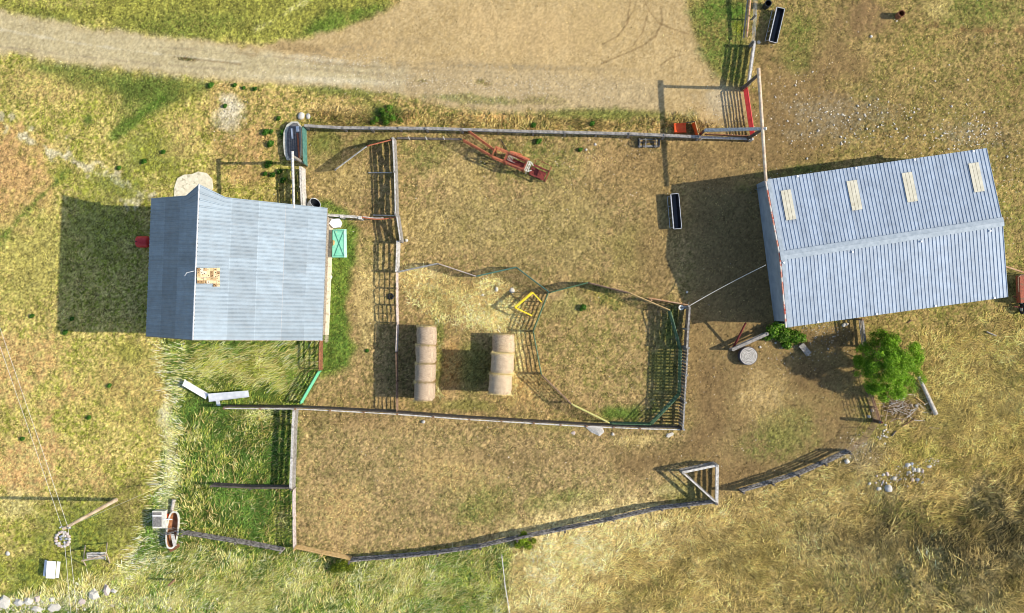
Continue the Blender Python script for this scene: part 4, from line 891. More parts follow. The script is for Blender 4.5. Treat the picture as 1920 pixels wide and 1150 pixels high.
for lv in (0, 1):
    for i, y in enumerate(ys):
        h = r1 + lv * 1.58; p = T(798.5 - i * 1.3, y, 2.4); p.z = h; p.x += rb.uniform(-.04, .04)
        lb = '%s net wrapped round bale in %s row of the western hay stack' % (ords[i], 'the top' if lv else 'the bottom')
        if b0 is None: b0 = make_bale(r1, L1, 'netwrap', lb, g1); b0.location = p
        else: copy_thing(b0, p, (rb.uniform(-.02, .02), 0 if lv == 0 else rb.uniform(-.3, .3), rb.uniform(-.03, .03)), lb, g1)
r2, L2 = .93, 1.62; b1 = None
xs = [944, 942, 938]; ys = [645, 681, 720]
for i in range(3):
    p = T(xs[i], ys[i], .93 if i == 0 else 2.7); p.z = .93
    lb = '%s weathered round bale on the ground in eastern hay stack' % ['northern', 'middle', 'southern'][i]
    if b1 is None: b1 = make_bale(r2, L2, 'netwrap2', lb, g2); b1.location = p
    else: copy_thing(b1, p, .01 * i, lb, g2)
    if i: p2 = p.copy(); p2.z = .93 + 1.8; copy_thing(b1, p2, (0, 1.2, -.03 * i), '%s weathered round bale laid on top of eastern hay stack' % ['', 'northern', 'southern'][i], g2)

# ================================================================== FEED TROUGHS, BARRELS
def make_bunk(label, group):
    t = thing('feed_bunk', label, 'feed trough', (0, 0, 0), group); L, W = 2.9, .62
    mb = MB(); prof = [(-W / 2, .78), (-W / 2 + .06, .5), (-.14, .34), (.14, .34), (W / 2 - .06, .5), (W / 2, .78), (W / 2 + .03, .78), (W / 2 - .02, .47), (.15, .30), (-.15, .30), (-W / 2 + .02, .47), (-W / 2 - .03, .78)]
    n = len(prof); vs = [(x, -L / 2, z) for x, z in prof] + [(x, L / 2, z) for x, z in prof]
    mb.add(vs, [(i, (i + 1) % n, (i + 1) % n + n, i + n) for i in range(n)])
    for s in (-1, 1): mb.add([(x, s * L / 2, z) for x, z in prof[:6]], [(0, 1, 2, 3, 4, 5)])
    mb.build('tub', 'black', t, local=True)
    m = MB(); 
    for a, b in (((-W / 2 - .04, -L / 2), (-W / 2 - .04, L / 2)), ((W / 2 + .03, -L / 2), (W / 2 + .03, L / 2)), ((-W / 2, -L / 2 - .03), (W / 2, -L / 2 - .03)), ((-W / 2, L / 2 + .03), (W / 2, L / 2 + .03))):
        m.bar((*a, .80), (*b, .80), .045, .05)
    m.bar((-W / 2 - .03, -L / 2, .77), (-W / 2 - .03, L / 2, .77), .09, .06)
    m.build('rim', 'galv', t, local=True)
    m = MB(); 
    for s in (-1, 1): m.tube((s * (W / 2 + .22 if s < 0 else W / 2 + .02), -L / 2 + .1, .08), (s * (W / 2 + .22 if s < 0 else W / 2 + .02), L / 2 - .1, .08), .025)
    m.build('skid', 'galv', t, local=True)
    for s in (-1, 1):
        for y in (-L / 2 + .12, -.5, .5, L / 2 - .12):
            m = MB(); m.tube((s * W / 2, y, .76), (s * (W / 2 + (.22 if s < 0 else .02)), y, .03), .022); m.build('leg', 'galv', t, local=True)
    return t
bk = make_bunk('black feed trough at the edge of the shed shadow', 'black plastic feed bunks'); bk.location = G(1265, 398); bk.rotation_euler = (0, 0, R(5))
copy_thing(bk, G(1452, 52), R(-13), 'black feed trough by the fence near the top edge')
def barrel(label, p, inner, body, tilt=0, r=.29, h=.62, group=None, wrap=True):
    t = thing('barrel', label, 'barrel', p, group)
    m = MB(); m.lathe(p, [(r, 0), (r, h * .3), (r + .015, h * .33), (r, h * .36), (r, h * .64), (r + .015, h * .67), (r, h * .7), (r, h), (r - .02, h), (r - .02, .05), (0.01, .05)], 22); m.build('shell', body, t, smooth=False)
    m = MB(); m.lathe(p, [(r - .03, h - .01), (r + .02, h - .01), (r + .02, h + .02), (r - .03, h + .02), (r - .03, h - .01)], 22); m.build('rim', body, t)
    m = MB(); m.lathe(p, [(.01, .1), (r - .03, .09)], 16); m.build('residue', inner, t)
barrel('open black barrel beside the fence at top right', G(1435, 13), 'black', 'black', r=.27, h=1.0)
barrel('open rusty brown barrel standing alone in top right pasture', G(1683, 31), 'rust_orange', 'rust', r=.27, h=.9)
# galvanised half tank near barn corner
t = thing('stock_tank', 'galvanised round tank tipped against the barn corner', 'tank', G(590, 386))
m = MB(); c = G(590, 386); ax = Vector((.62, .5, .6)).normalized(); u = ax.cross(Vector((0, 0, 1))).normalized(); v = ax.cross(u); vs = []
for j, (rr_, d) in enumerate([(.50, -.35), (.5, .3), (.47, .3), (.47, -.32), (.02, -.32)]):
    for i in range(24):
        a = 6.28318 * i / 24; vs.append(c + Vector((0, 0, .52)) + ax * d + (u * math.cos(a) + v * math.sin(a)) * rr_)
m.add(vs, [(j * 24 + i, j * 24 + (i + 1) % 24, (j + 1) * 24 + (i + 1) % 24, (j + 1) * 24 + i) for j in range(4) for i in range(24)]); m.build('shell', 'galv', t)
m = MB(); vs = [c + Vector((0, 0, .52)) + ax * d_ + (u * math.cos(6.28318 * i / 24) + v * math.sin(6.28318 * i / 24)) * q_ for q_, d_ in ((.465, .29), (.46, -.30), (.02, -.30)) for i in range(24)]
m.add(vs, [(j * 24 + i, j * 24 + (i + 1) % 24, (j + 1) * 24 + (i + 1) % 24, (j + 1) * 24 + i) for j in range(2) for i in range(24)]); m.build('shaded_inside', 'black', t)  # inside painted black for the shade within the tank
m = MB(); pr = [c + Vector((0, 0, .52)) + ax * .31 + (u * math.cos(6.28318 * i / 24) + v * math.sin(6.28318 * i / 24)) * .5 for i in range(25)]; m.path(pr, .03, 6); m.build('rim', 'galv', t)
# red fuel tank left of barn
t = thing('fuel_tank', 'red tank lying half under the west eave of the barn', 'tank', G(272, 456))
c = G(281, 456); m = MB(); vs = []; k = 0
prf = [(.02, -.95), (.3, -.92), (.44, -.78), (.48, -.6), (.48, .6), (.44, .78), (.02, .95)]
for rr_, d in prf:
    for i in range(20): a = 6.28318 * i / 20; vs.append(c + Vector((d * .62, rr_ * math.cos(a), 1.6 + rr_ * math.sin(a))))
m.add(vs, [(j * 20 + i, j * 20 + (i + 1) % 20, (j + 1) * 20 + (i + 1) % 20, (j + 1) * 20 + i) for j in range(6) for i in range(20)]); m.build('tank', 'red', t, smooth=True)
for dx in (-.35, .35):
    for dy in (-.35, .35): m = MB(); m.bar(c + Vector((dx, dy * 1.2, -.05)), c + Vector((dx, dy, 1.3)), .06, .06); m.build('leg', 'rust', t)
m = MB(); m.tube(c + Vector((-.4, 0, 2.05)), c + Vector((-.4, 0, 2.16)), .05); m.build('filler_cap', 'black', t)

# pale trough beside the teal gate; fence shadow painted dark, lit gaps white
t = thing('water_trough', 'long pale trough standing beside the teal gate', 'trough', G(551, 268))
pts = [(534, 250), (540, 236), (549, 230), (560, 230), (566, 238), (567, 262), (567, 294), (560, 302), (540, 302), (535, 290), (533, 270)]
m = MB(); m.prism([tuple(G(x, y)[:2]) for x, y in pts][::-1], -.02, .46); m.build('basin', 'trough_rim', t)
ip = [(552.5 + (x - 550.5) * .74, 266 + (y - 266) * .92) for x, y in pts]
m = MB(); m.prism([tuple(G(x, y)[:2]) for x, y in ip][::-1], .40, .475); m.build('shaded_top', 'trough', t)
m = MB(); m.bar(G(560, 252) + Vector((0, 0, .52)), G(563, 298) + Vector((0, 0, .52)), .12, .06); m.build('rusty_edge', 'rust_orange', t)
m = MB(); m.bar(G(549, 243) + Vector((0, 0, .5)), G(551, 262) + Vector((0, 0, .5)), .14, .04); m.bar(G(560, 239) + Vector((0, 0, .5)), G(561, 249) + Vector((0, 0, .5)), .26, .04); m.build('lit_strip', 'white', t)
# mint green lidded box + white sack
t = thing('storage_box', 'mint green box with crossed straps on its lid beside the barn', 'box', G(637, 456))
a = [G(625, 432), G(648, 431), G(649, 482), G(624, 482)]
m = MB(); m.prism([tuple(p[:2]) for p in a][::-1], 0, .62); m.build('body', 'mint_line', t)
m = MB(); m.prism([tuple(p[:2]) for p in [T(624, 431, .65), T(649, 430, .65), T(650, 483, .65), T(623, 483, .65)]][::-1], .62, .70); m.build('lid', 'mint', t)
m = MB(); m.prism([tuple(p[:2]) for p in [T(644.5, 431, .72), T(649.5, 430, .72), T(650.5, 483, .72), T(645, 483, .72)]][::-1], .702, .73); m.build('lid_edge', 'mint_light', t)
m = MB()
for p, q in (((627, 434), (644, 479)), ((644, 434), (627, 479)), ((625, 433), (646, 433)), ((625, 480), (646, 480))): m.bar(T(*p, .72), T(*q, .72), .05, .025)
m.build('strap', 'mint_line', t)
m = MB(); m.prism([tuple(T(x, y, .74)[:2]) for x, y in [(624, 450), (628, 452), (627, 459), (624, 461)]][::-1], .70, .76); m.build('torn_patch', 'wood_new', t)
m = MB(); m.prism([tuple(T(x, y, .5)[:2]) for x, y in [(617, 419), (622, 411), (636, 410), (640, 418), (637, 426), (625, 428)]][::-1], .0, .5)
o = m.build('feed_sack', 'white', origin=G(628, 419)); tag(o, 'white hexagonal lid lying between white rail and green box', 'lid'); o.name = 'tank_lid'
# hose / red curved bar
pts = [T(675 + 66 * i / 12, 407 + 4 * math.sin(math.pi * i / 12) + i * .05, 1.1) for i in range(13)]
m = MB(); m.path(pts, .055, 6); o = m.build('hose', 'rust_orange', origin=G(676, 409)); tag(o, 'faded red hose sagging between white rail and board fence', 'hose')
m = MB(); m.path([p + Vector((0, .09, .02)) for p in pts[1:9]], .05, 6); o = m.build('hose', 'pipe_pale', origin=G(676, 407)); tag(o, 'pale hose looped alongside the red hose', 'hose')
# hanging tyre in alley
m = MB(); c = G(733, 556); n = 20; vs = []
for i in range(n):
    a = 6.28318 * i / n
    for j in range(8): b = 6.28318 * j / 8; rr_ = .20 + .075 * math.cos(b); vs.append((c.x + rr_ * math.cos(a), c.y + rr_ * math.sin(a), .1 + .075 * math.sin(b)))
m.add(vs, [(i * 8 + j, ((i + 1) % n) * 8 + j, ((i + 1) % n) * 8 + (j + 1) % 8, i * 8 + (j + 1) % 8) for i in range(n) for j in range(8)])
o = m.build('tyre', 'ptire', origin=c, smooth=True); tag(o, 'small black tyre lying in the alley west of the panels', 'tyre')

# scarlet crate and board
t = thing('scarlet_crate', 'scarlet plastic crate against the driveway fence', 'crate', G(1275, 240))
m = MB(); m.prism([tuple(T(x, y, .45)[:2]) for x, y in [(1264, 232), (1286, 231.5), (1287, 248), (1265, 249)]][::-1], 0, .42); m.build('body', 'scarlet', t)
m = MB()
for i in range(5): x = 1266 + i * 4.6; m.bar(T(x, 233, .43), T(x + .5, 247.5, .43), .05, .03)
m.bar(T(1264, 232, .45), T(1287, 231.5, .45), .05, .1); m.bar(T(1265, 248.5, .45), T(1287, 248, .45), .05, .1); m.build('lid_rib', 'scarlet', t)
t = thing('scarlet_board', 'scarlet board leaning on the fence end near gate frame', 'board', G(1306, 246))
m = MB(); a, b = T(1303.5, 228, 1.5), T(1312, 260, 1.5); a0, b0_ = G(1296, 233), G(1306, 260); m.quad(a0, b0_, b, a, .05); m.build('panel', 'scarlet', t)
m = MB(); m.bar(a, b, .08, .08); m.build('edge_strip', 'wood_new', t)
m = MB(); m.bar(a0 + Vector((-.5, .1, 0)), a, .07, .07); m.build('prop', 'wood_dark', t)
# black steel implement below fence
t = thing('steel_rack', 'black steel frame implement with hoops beneath the driveway fence', 'implement', G(1216, 270))
for i, x in enumerate((1198, 1203, 1208, 1224, 1229, 1234)):
    m = MB(); c = G(x, 269); m.path([c + Vector((.05 * math.sin(i), .38 * math.cos(a), .12 + .55 * math.sin(a))) for a in [math.pi * k / 8 for k in range(9)]], .04, 6); m.build('hoop', 'black' if i % 2 else 'pipe_grey', t)
for y, h in ((262, .12), (276, .12), (269, .66), (275.5, .4)):
    m = MB(); m.bar(G(1196, y) + Vector((0, 0, h)), G(1235, y) + Vector((0, 0, h)), .08, .08); m.build('rail', 'pipe_grey' if y != 269 else 'black', t)
m = MB(); m.bar(G(1197, 262) + Vector((0, 0, .1)), G(1197, 276) + Vector((0, 0, .1)), .14, .12); m.bar(G(1234, 262) + Vector((0, 0, .5)), G(1234, 277) + Vector((0, 0, .2)), .2, .12); m.build('end_plate', 'black', t)

# ================================================================== SQUEEZE CHUTE
def chute():
    o_ = G(927, 290); d = (G(1029, 334) - o_).normalized(); nrm = Vector((-d.y, d.x, 0))
    t = thing('squeeze_chute', 'rusty red squeeze chute with pale head gate in the big pen', 'cattle chute', o_)
    def P(s, c, z): return o_ + d * s + nrm * c + Vector((0, 0, z))
    W = .40
    def frame(s0, s1, h, mt, w_=.07, W=W, lows=(.3, .7)):
        for c in (-W, W):
            m = MB(); m.bar(P(s0, c, h), P(s1, c, h), w_ * 1.4, w_)
            for z in lows: m.bar(P(s0, c, z * h), P(s1, c, z * h), w_ * .8, w_ * .8)
            m.build('side_frame', mt, t)
        for s in (s0, s1): m = MB(); m.bar(P(s, -W, h), P(s, W, h), w_, w_); m.build('cross_bar', mt, t)
        for s in (s0, s1):
            for c in (-W, W): m = MB(); m.bar(P(s, c, 0), P(s, c, h), w_, w_); m.build('upright', mt, t)
    frame(0, 1.05, 1.75, 'rust_orange', .09, .42); frame(1.15, 2.85, 1.8, 'rust_red', .08, .42, (.25, .5, .75)); 
    m = MB()
    for i in range(6): s = 1.2 + i * .3; m.bar(P(s, -.42, 1.1), P(s, -.42, .1), .04, .04); m.bar(P(s, .42, 1.1), P(s, .42, .1), .04, .04)
    m.build('side_slat', 'rust', t)
    m = MB(); m.quad(P(1.15, -.3, .12), P(2.9, -.3, .12), P(2.9, .3, .12), P(1.15, .3, .12), .05); m.quad(P(3.35, -.42, .16), P(4.7, -.42, .16), P(4.7, .30, .16), P(3.35, .30, .16), .05); m.build('floor_plate', 'dark_red', t)
    m = MB(); 
    for i in range(4): m.bar(P(1.3 + i * .12, -.2, 1.75), P(1.3 + i * .12, .2, 1.75), .03, .03)
    m.bar(P(1.3, .2, 1.75), P(2.0, .2, 1.75), .03, .03); m.bar(P(1.3, -.2, 1.75), P(2.0, -.2, 1.75), .03, .03); m.build('squeeze_bar', 'pipe_pale', t)
    m = MB()
    for s in (2.95, 3.1, 3.25): m.bar(P(s, -.42, 1.7), P(s, .40, 1.7), .06, .06)
    for c in (-.42, -.14, .14, .40): m.bar(P(2.95, c, 1.72), P(3.25, c, 1.72), .05, .05)
    for c in (-.42, .40): m.bar(P(3.1, c, 0), P(3.1, c, 1.7), .08, .08)
    m.bar(P(3.25, .40, 1.7), P(3.5, .2, 1.6), .05, .05); m.bar(P(3.25, -.42, 1.7), P(3.5, -.2, 1.6), .05, .05)
    m.build('head_gate', 'offwhite', t)
    frame(3.45, 4.85, .9, 'dark_red', .06, .42, (.4,))
    m = MB(); m.bar(P(3.5, .42, .9), P(3.45, .95, 1.0), .05, .05); m.bar(P(3.5, .95, 1.0), P(4.85, .85, 1.0), .04, .04); m.bar(P(4.85, .42, .9), P(4.9, .85, 1.0), .06, .06); m.build('side_arm', 'dark_red', t)
    m = MB(); m.bar(P(4.9, -.5, .9), P(4.9, .8, 1.0), .08, .2); m.build('front_bar', 'rust_red', t)
    m = MB(); m.bar(P(1.2, .55, 1.5), P(3.0, .62, 1.3), .14, .08); m.tube(P(1.3, .62, 1.4), P(2.2, .75, 1.2), .05); m.tube(P(2.0, .5, 1.5), P(2.9, .5, 1.6), .07); m.build('lever_arm', 'rust_orange', t)
    m = MB(); m.tube(P(.9, .75, .1), P(-.05, 1.05 + .35, .1), .035); o = m.build('loose_bar', 'black', t)
chute()
panel('orange chute alley panel running up to the driveway fence', (878, 244), (930, 282), 1.6, 6, 'rust_orange', group='chute alley panels', r=.035)
panel('orange chute alley panel on the lower side of the chute', (868, 261), (925, 293), 1.6, 6, 'rust_orange', group='chute alley panels', r=.035)
m = MB(); a, b = G(745, 260.5), G(866, 262.5); 
t = thing('drawbar_log', 'dark timber beam lying from the braced fence to the chute alley', 'beam', a)
m.bar(a + Vector((0, 0, .35)), b + Vector((0, 0, .3)), .18, .2); m.build('beam', 'wood_dark', t)
for x in (768, 800, 833): m = MB(); m.bar(G(x - 1.5, 258) + Vector((0, 0, .42)), G(x + 1.5, 264) + Vector((0, 0, .44)), .08, .06); m.build('cleat', 'wood_pale', t)

# ================================================================== YELLOW HEAD GATE FRAME
t = thing('yellow_frame', 'bright yellow steel frame standing at the round pen entrance', 'steel frame', G(966, 577))
h = 1.5; a, b, c, d = T(966, 577, h), T(999, 549, h), T(1015, 566, h), T(997, 592, h)
def L3(p, z): return Vector((p.x, p.y, z))
for p, q, r_ in ((a, b, .07), (b, c, .045), (a, d, .055)):
    m = MB(); m.bar(p, q, r_ * 2, r_ * 2); m.build('top_rail', 'yellow', t)
    m = MB(); m.bar(L3(p, .5), L3(q, .5), r_ * 1.2, r_ * 1.2); m.build('lower_rail', 'yellow' if r_ > .05 else 'pipe_brown', t)
for p in (a, b, c, d): m = MB(); m.bar(L3(p, 0), L3(p, h + .04), .09, .09); m.build('post', 'yellow', t)
m = MB()
for i in range(5): q = a + (b - a) * (i + 1) / 6; m.bar(L3(q, .5), L3(q, h), .05, .05)
m.bar(a + Vector((-.08, .08, 0)), b + Vector((-.08, .08, 0)), .05, .05); m.build('stanchion_bar', 'yellow', t)
m = MB(); m.tube(L3(d, .9), T(1002, 583, .9), .03); m.build('latch', 'yellow', t)

# ================================================================== ROUND TANK, SOUTHWEST CLUTTER
def round_tank():
    c = G(1400, 667); t = thing('water_tank', 'round dark tank covered by a slatted pale ring lid', 'tank', c)
    m = MB(); m.lathe(c, [(.78, 0), (.80, .3), (.78, .62), (.70, .62), (.70, .56), (.01, .55)], 36); m.build('wall', mat_tank, t)
    for i in range(5):
        r0 = .12 + i * .128; m = MB(); m.lathe(c, [(r0, .64), (r0 + .088, .64), (r0 + .088, .70), (r0, .70), (r0, .64)], 36); m.build('lid_ring', 'wood_pale', t)
    m = MB(); m.lathe(c, [(.01, .69), (.09, .68), (.09, .6)], 16); m.build('lid_centre', 'wood_pale', t)
    m = MB()
    for i in range(4): a = math.pi * i / 4 + .2; e = Vector((math.cos(a), math.sin(a), 0)) * .72; m.bar(c - e + Vector((0, 0, .66)), c + e + Vector((0, 0, .66)), .04, .03)
    m.build('lid_spoke', 'wood_grey', t)
mat_tank = mat('slate_tank', (.06, .06, .075), (.11, .11, .13), 4, rough=.6)
round_tank()
t = thing('bathtub', 'rust stained old bathtub used as a trough under the collapsing fence', 'bathtub', G(330, 988))
def oval(cx, cy, rx, ry, n=28, p=2.6, rot=-.12):
    o_ = []
    for i in range(n):
        a = 6.28318 * i / n; x = math.copysign(abs(math.cos(a)) ** (2 / p), math.cos(a)) * rx; y = math.copysign(abs(math.sin(a)) ** (2 / p), math.sin(a)) * ry
        o_.append((cx + x * math.cos(rot) - y * math.sin(rot), cy + x * math.sin(rot) + y * math.cos(rot)))
    return o_
c = G(328, 991); ring = []
def rings_mesh(spec, n=28):
    vs = []; 
    for rx, ry, z in spec: vs += [(x, y, z) for x, y in oval(c.x, c.y, rx, ry, n)]
    k = len(spec); return vs, [(j * n + i, j * n + (i + 1) % n, (j + 1) * n + (i + 1) % n, (j + 1) * n + i) for j in range(k - 1) for i in range(n)]
vs, fs = rings_mesh([(.38, 1.4, .02), (.48, 1.55, .55), (.54, 1.62, .60), (.54, 1.62, .64), (.40, 1.48, .64)]); m = MB(); m.add(vs, fs); m.build('shell', 'offwhite', t)
vs, fs = rings_mesh([(.40, 1.48, .635), (.34, 1.38, .3), (.2, 1.1, .16), (.02, .1, .15)]); m = MB(); m.add(vs, fs); m.build('basin', mat('rusty_enamel', (.20, .07, .025), (.34, .16, .07), 4, rough=.6), t, smooth=True)
m = MB(); m.bar(T(323, 1002, 1.0), T(328, 1024, .7), .28, .06); o = m.build('plank', 'wood_pale', origin=G(326, 1012)); tag(o, 'pale plank sticking out over the south end of the bathtub', 'plank')
m = MB(); m.bar(T(318, 1033, .15), T(336, 1022, .3), .3, .08); o = m.build('plank', 'rust', origin=G(326, 1028)); tag(o, 'curled rusty sheet lying below the bathtub', 'sheet')
t = thing('old_cooker', 'old grey topped stove dumped beside the bathtub', 'stove', G(299, 975))
m = MB(); m.prism([tuple(T(x, y, .9)[:2]) for x, y in [(285, 959), (309, 959), (311, 991), (286, 991)]][::-1], 0, .88); m.build('body', 'offwhite', t)
m = MB(); m.prism([tuple(T(x, y, .9)[:2]) for x, y in [(286, 961), (303, 961), (303, 988), (287, 988)]][::-1], .88, .91); m.build('cooktop', 'grey_box', t)
m = MB(); m.bar(T(286, 967.5, .93), T(303, 967.5, .93), .1, .03); m.build('trim', 'white', t)
m = MB(); m.prism([tuple(T(x, y, .5)[:2]) for x, y in [(309, 962), (315, 966), (314, 972), (310, 970)]][::-1], .0, .5); o = m.build('bucket', 'scarlet', origin=G(312, 967)); tag(o, 'orange scrap wedged between stove and bathtub', 'scrap')
m = MB(); m.bar(T(308, 974, 1.0), T(323, 974, .8), .06, .05); o = m.build('rod', 'white', origin=G(308, 974)); tag(o, 'thin white rod laid from stove to bathtub', 'rod')
m = MB(); m.tube(T(326, 937, .3), T(322, 958, .2), .17, .14, 10); o = m.build('log_section', 'log', origin=G(324, 946)); tag(o, 'short weathered log in long grass above the bathtub', 'log')
br = random.Random(8)
t = thing('scrap_branches', 'tangle of dead branches where the rail fence meets the bathtub', 'branches', G(312, 1000))
for i in range(12):
    m = MB(); x, y = 300 + br.uniform(0, 44), 998 + br.uniform(-5, 5); a = br.uniform(-.5, .5)
    m.tube(T(x, y, br.uniform(.7, 1.0)), T(x + 16 * math.cos(a), y + 16 * math.sin(a), br.uniform(.7, 1.1)), .035, .02, 5); m.build('branch', 'wood_grey' if i % 2 else 'wood_dark', t)

# sheet metal chute pieces
m = MB(); a, b, c_, d_ = T(346, 713, .5), T(342, 722, .5), T(386, 748, .35), T(391, 739, .35); m.quad(a, b, c_, d_, .05); m.bar(a, d_, .05, .16); m.bar(b, c_, .05, .16)
o = m.build('sheet_metal', 'white', origin=G(366, 731)); tag(o, 'bright white bent metal trough lying in long grass', 'metal sheet', 'sheet metal troughs by the dark fence')
m = MB(); a, b, c_, d_ = T(390, 739, .6), T(392, 753, .6), T(467, 744, .7), T(465, 733, .7); m.quad(a, b, c_, d_, .05); m.bar(a, d_, .05, .16); m.bar(b, c_, .05, .16); m.bar(T(408, 752, .5), T(410, 760, .1), .3, .1)
o = m.build('sheet_metal', 'white_metal', origin=G(428, 744)); tag(o, 'dull silver metal trough with rounded right end in long grass', 'metal sheet', 'sheet metal troughs by the dark fence')

# picnic table (white), swing frame, fire ring
t = thing('picnic_table', 'white picnic table with one bench on the lawn at lower left', 'picnic table', G(98, 1066))
def slab(px, h, th, mt, nm_, par): m = MB(); m.prism([tuple(T(x, y, h)[:2]) for x, y in px][::-1], h - th, h); return m.build(nm_, mt, par)
for i in range(4):
    x0 = 88 + i * 4.2; slab([(x0, 1052 + i * .3), (x0 + 4.0, 1052.3 + i * .3), (x0 + 1.7, 1084.6 + i * .2), (x0 - 2.3, 1084.4 + i * .2)], .76, .05, 'white', 'top_board', t)
slab([(107, 1053), (113, 1054), (110, 1084), (104, 1084)], .46, .05, 'white', 'bench', t)
slab([(84, 1050), (88, 1051), (84.5, 1081), (80.5, 1080.5)], .46, .05, 'white', 'bench', t)
for y in (1057, 1079):
    m = MB(); m.bar(T(83, y, .05), T(96, y, .7), .08, .08); m.bar(T(110, y, .05), T(97, y, .7), .08, .08); m.bar(T(82, y, .42), T(111, y, .42), .08, .06); m.build('leg_frame', 'wood_grey', t)
t = thing('swing_seat', 'rustic log swing with slatted seat on the lawn at lower left', 'swing', G(182, 1044))
apexL, apexR = T(156, 1052, 2.0), T(199, 1036, 2.2)
m = MB(); m.tube(T(153, 1052, 2.1), T(201, 1040, 2.1), .06); m.build('top_beam', 'pole', t)
for q in ((160, 1023), (161, 1061)): m = MB(); m.tube(G(*q), apexL, .055, .045); m.build('leg', 'pole', t)
for q in ((201, 1018), (206, 1056)): m = MB(); m.tube(G(*q), apexR, .055, .045); m.build('leg', 'pole', t)
for i in range(6):
    m = MB(); y = 1038 + i * 2.1; m.bar(T(164, y, .5), T(196, y - .5, .5), .08, .03); m.build('seat_slat', 'wood_grey' if i % 2 else 'wood_pale', t)
m = MB(); m.bar(T(163, 1037, .5), T(164, 1051, .5), .05, .06); m.bar(T(197, 1036, .5), T(198, 1050, .5), .05, .06); m.bar(T(163, 1037, .95), T(197, 1036, .95), .06, .12); m.build('seat_frame', 'wood_pale', t)
for q, z in (((180, 1048), apexR), ((176, 1049), apexL)): m = MB(); m.tube(T(*q, .5), z, .02); m.build('chain', 'pipe_grey', t)
fr = thing('fire_ring', 'ring of stones holding weeds and rubble near the utility pole', 'fire ring', G(117, 1011))
rs = random.Random(21)
def rock_mesh(seed, sx, sy, sz, n=10, k=6, jt=(-.2, .17)):
    r_ = random.Random(seed); vs = [(0, 0, sz)]
    for j in range(1, k):
        ph = math.pi * j / k
        for i in range(n):
            a = 6.28318 * i / n; q = 1 + r_.uniform(*jt); vs.append((sx * math.sin(ph) * math.cos(a) * q, sy * math.sin(ph) * math.sin(a) * q, sz * math.cos(ph) * q))
    vs.append((0, 0, -sz)); fs = [(0, 1 + i, 1 + (i + 1) % n) for i in range(n)]
    for j in range(k - 2): fs += [(1 + j * n + i, 1 + (j + 1) * n + i, 1 + (j + 1) * n + (i + 1) % n, 1 + j * n + (i + 1) % n) for i in range(n)]
    e = len(vs) - 1; fs += [(e, 1 + (k - 2) * n + (i + 1) % n, 1 + (k - 2) * n + i) for i in range(n)]
    return vs, fs
for i in range(15):
    a = 6.28318 * i / 15; c = G(118 + 12.5 * math.cos(a), 1011 + 13.5 * math.sin(a)); m = MB(); vs, fs = rock_mesh(50 + i, .15 + rs.uniform(0, .05), .13, .13)
    m.add([(v[0] + c.x, v[1] + c.y, v[2] + .08) for v in vs], fs); m.build('stone', 'rock_pink' if i % 3 else 'rock', fr)
for i in range(9):
    c = G(118 + rs.uniform(-8, 8), 1011 + rs.uniform(-8, 8)); m = MB(); vs, fs = rock_mesh(80 + i, .13, .11, .12)
    m.add([(v[0] + c.x, v[1] + c.y, v[2] + .08) for v in vs], fs); m.build('rubble', 'rock_white' if i % 2 else 'rock_blue', fr)

# ================================================================== UTILITY POLE AND WIRES
top = T(119, 992, 10.4); bs = G(218, 937)
t = thing('utility_pole', 'wooden utility pole seen from above on the lower left lawn', 'utility pole', bs)
m = MB(); m.tube(bs - Vector((0, 0, .3)), top, .17, .11, 12); m.build('pole', 'pole', t)
d = Vector((top.x - bs.x, top.y - bs.y, 0))
m = MB(); m.bar(top + Vector((-.35, .12, -.25)), top + Vector((.45, -.02, -.25)), .09, .1); m.build('crossarm', 'wood_grey', t)
for dx in (-.3, .4): m = MB(); p = top + Vector((dx, .08, -.2)); m.lathe(p, [(.05, 0), (.07, .05), (.04, .1), (.06, .15), (.01, .2)], 10); m.build('insulator', 'galv', t)
wl = [('left power line running up from the utility pole', [(118, 992), (116, 988), (69, 850), (0, 650), (-80, 420)]), ('right power line running up from the utility pole', [(127, 985), (125, 982), (81, 850), (5, 630), (-70, 410)]),
      ('left power line running down from the utility pole', [(118, 992), (124, 1050), (130, 1121), (137, 1190)]), ('right power line running down from the utility pole', [(127, 985), (134, 1050), (141, 1121), (149, 1190)])]
for lb, pts in wl:
    q = [T(x, y, 10.3) for x, y in pts]; m = MB(); m.path(q, .013, 5); o = m.build('power_line', 'wire', origin=Vector((q[0].x, q[0].y, 0))); tag(o, lb, 'wire', 'power lines')
t = thing('guy_wire', 'guy wire with yellow guard anchored in bleached grass', 'guy wire', G(322, 904))
m = MB(); m.tube(top - Vector((0, 0, .6)), T(272, 925, 2.2), .012, n=5); m.build('cable', 'pipe_grey', t)
m = MB(); m.tube(T(272, 925, 2.2), G(318, 905), .035, n=6); m.build('guard_sleeve', 'yellow_pipe', t)
m = MB(); p = T(326, 1090, 1.3); m.bar(G(328, 1087), T(316, 1098, 2.0), .16, .12); o = m.build('stub_post', 'wood_brown', origin=G(326, 1089)); tag(o, 'leaning brown stub post in tall grass at bottom left', 'post')

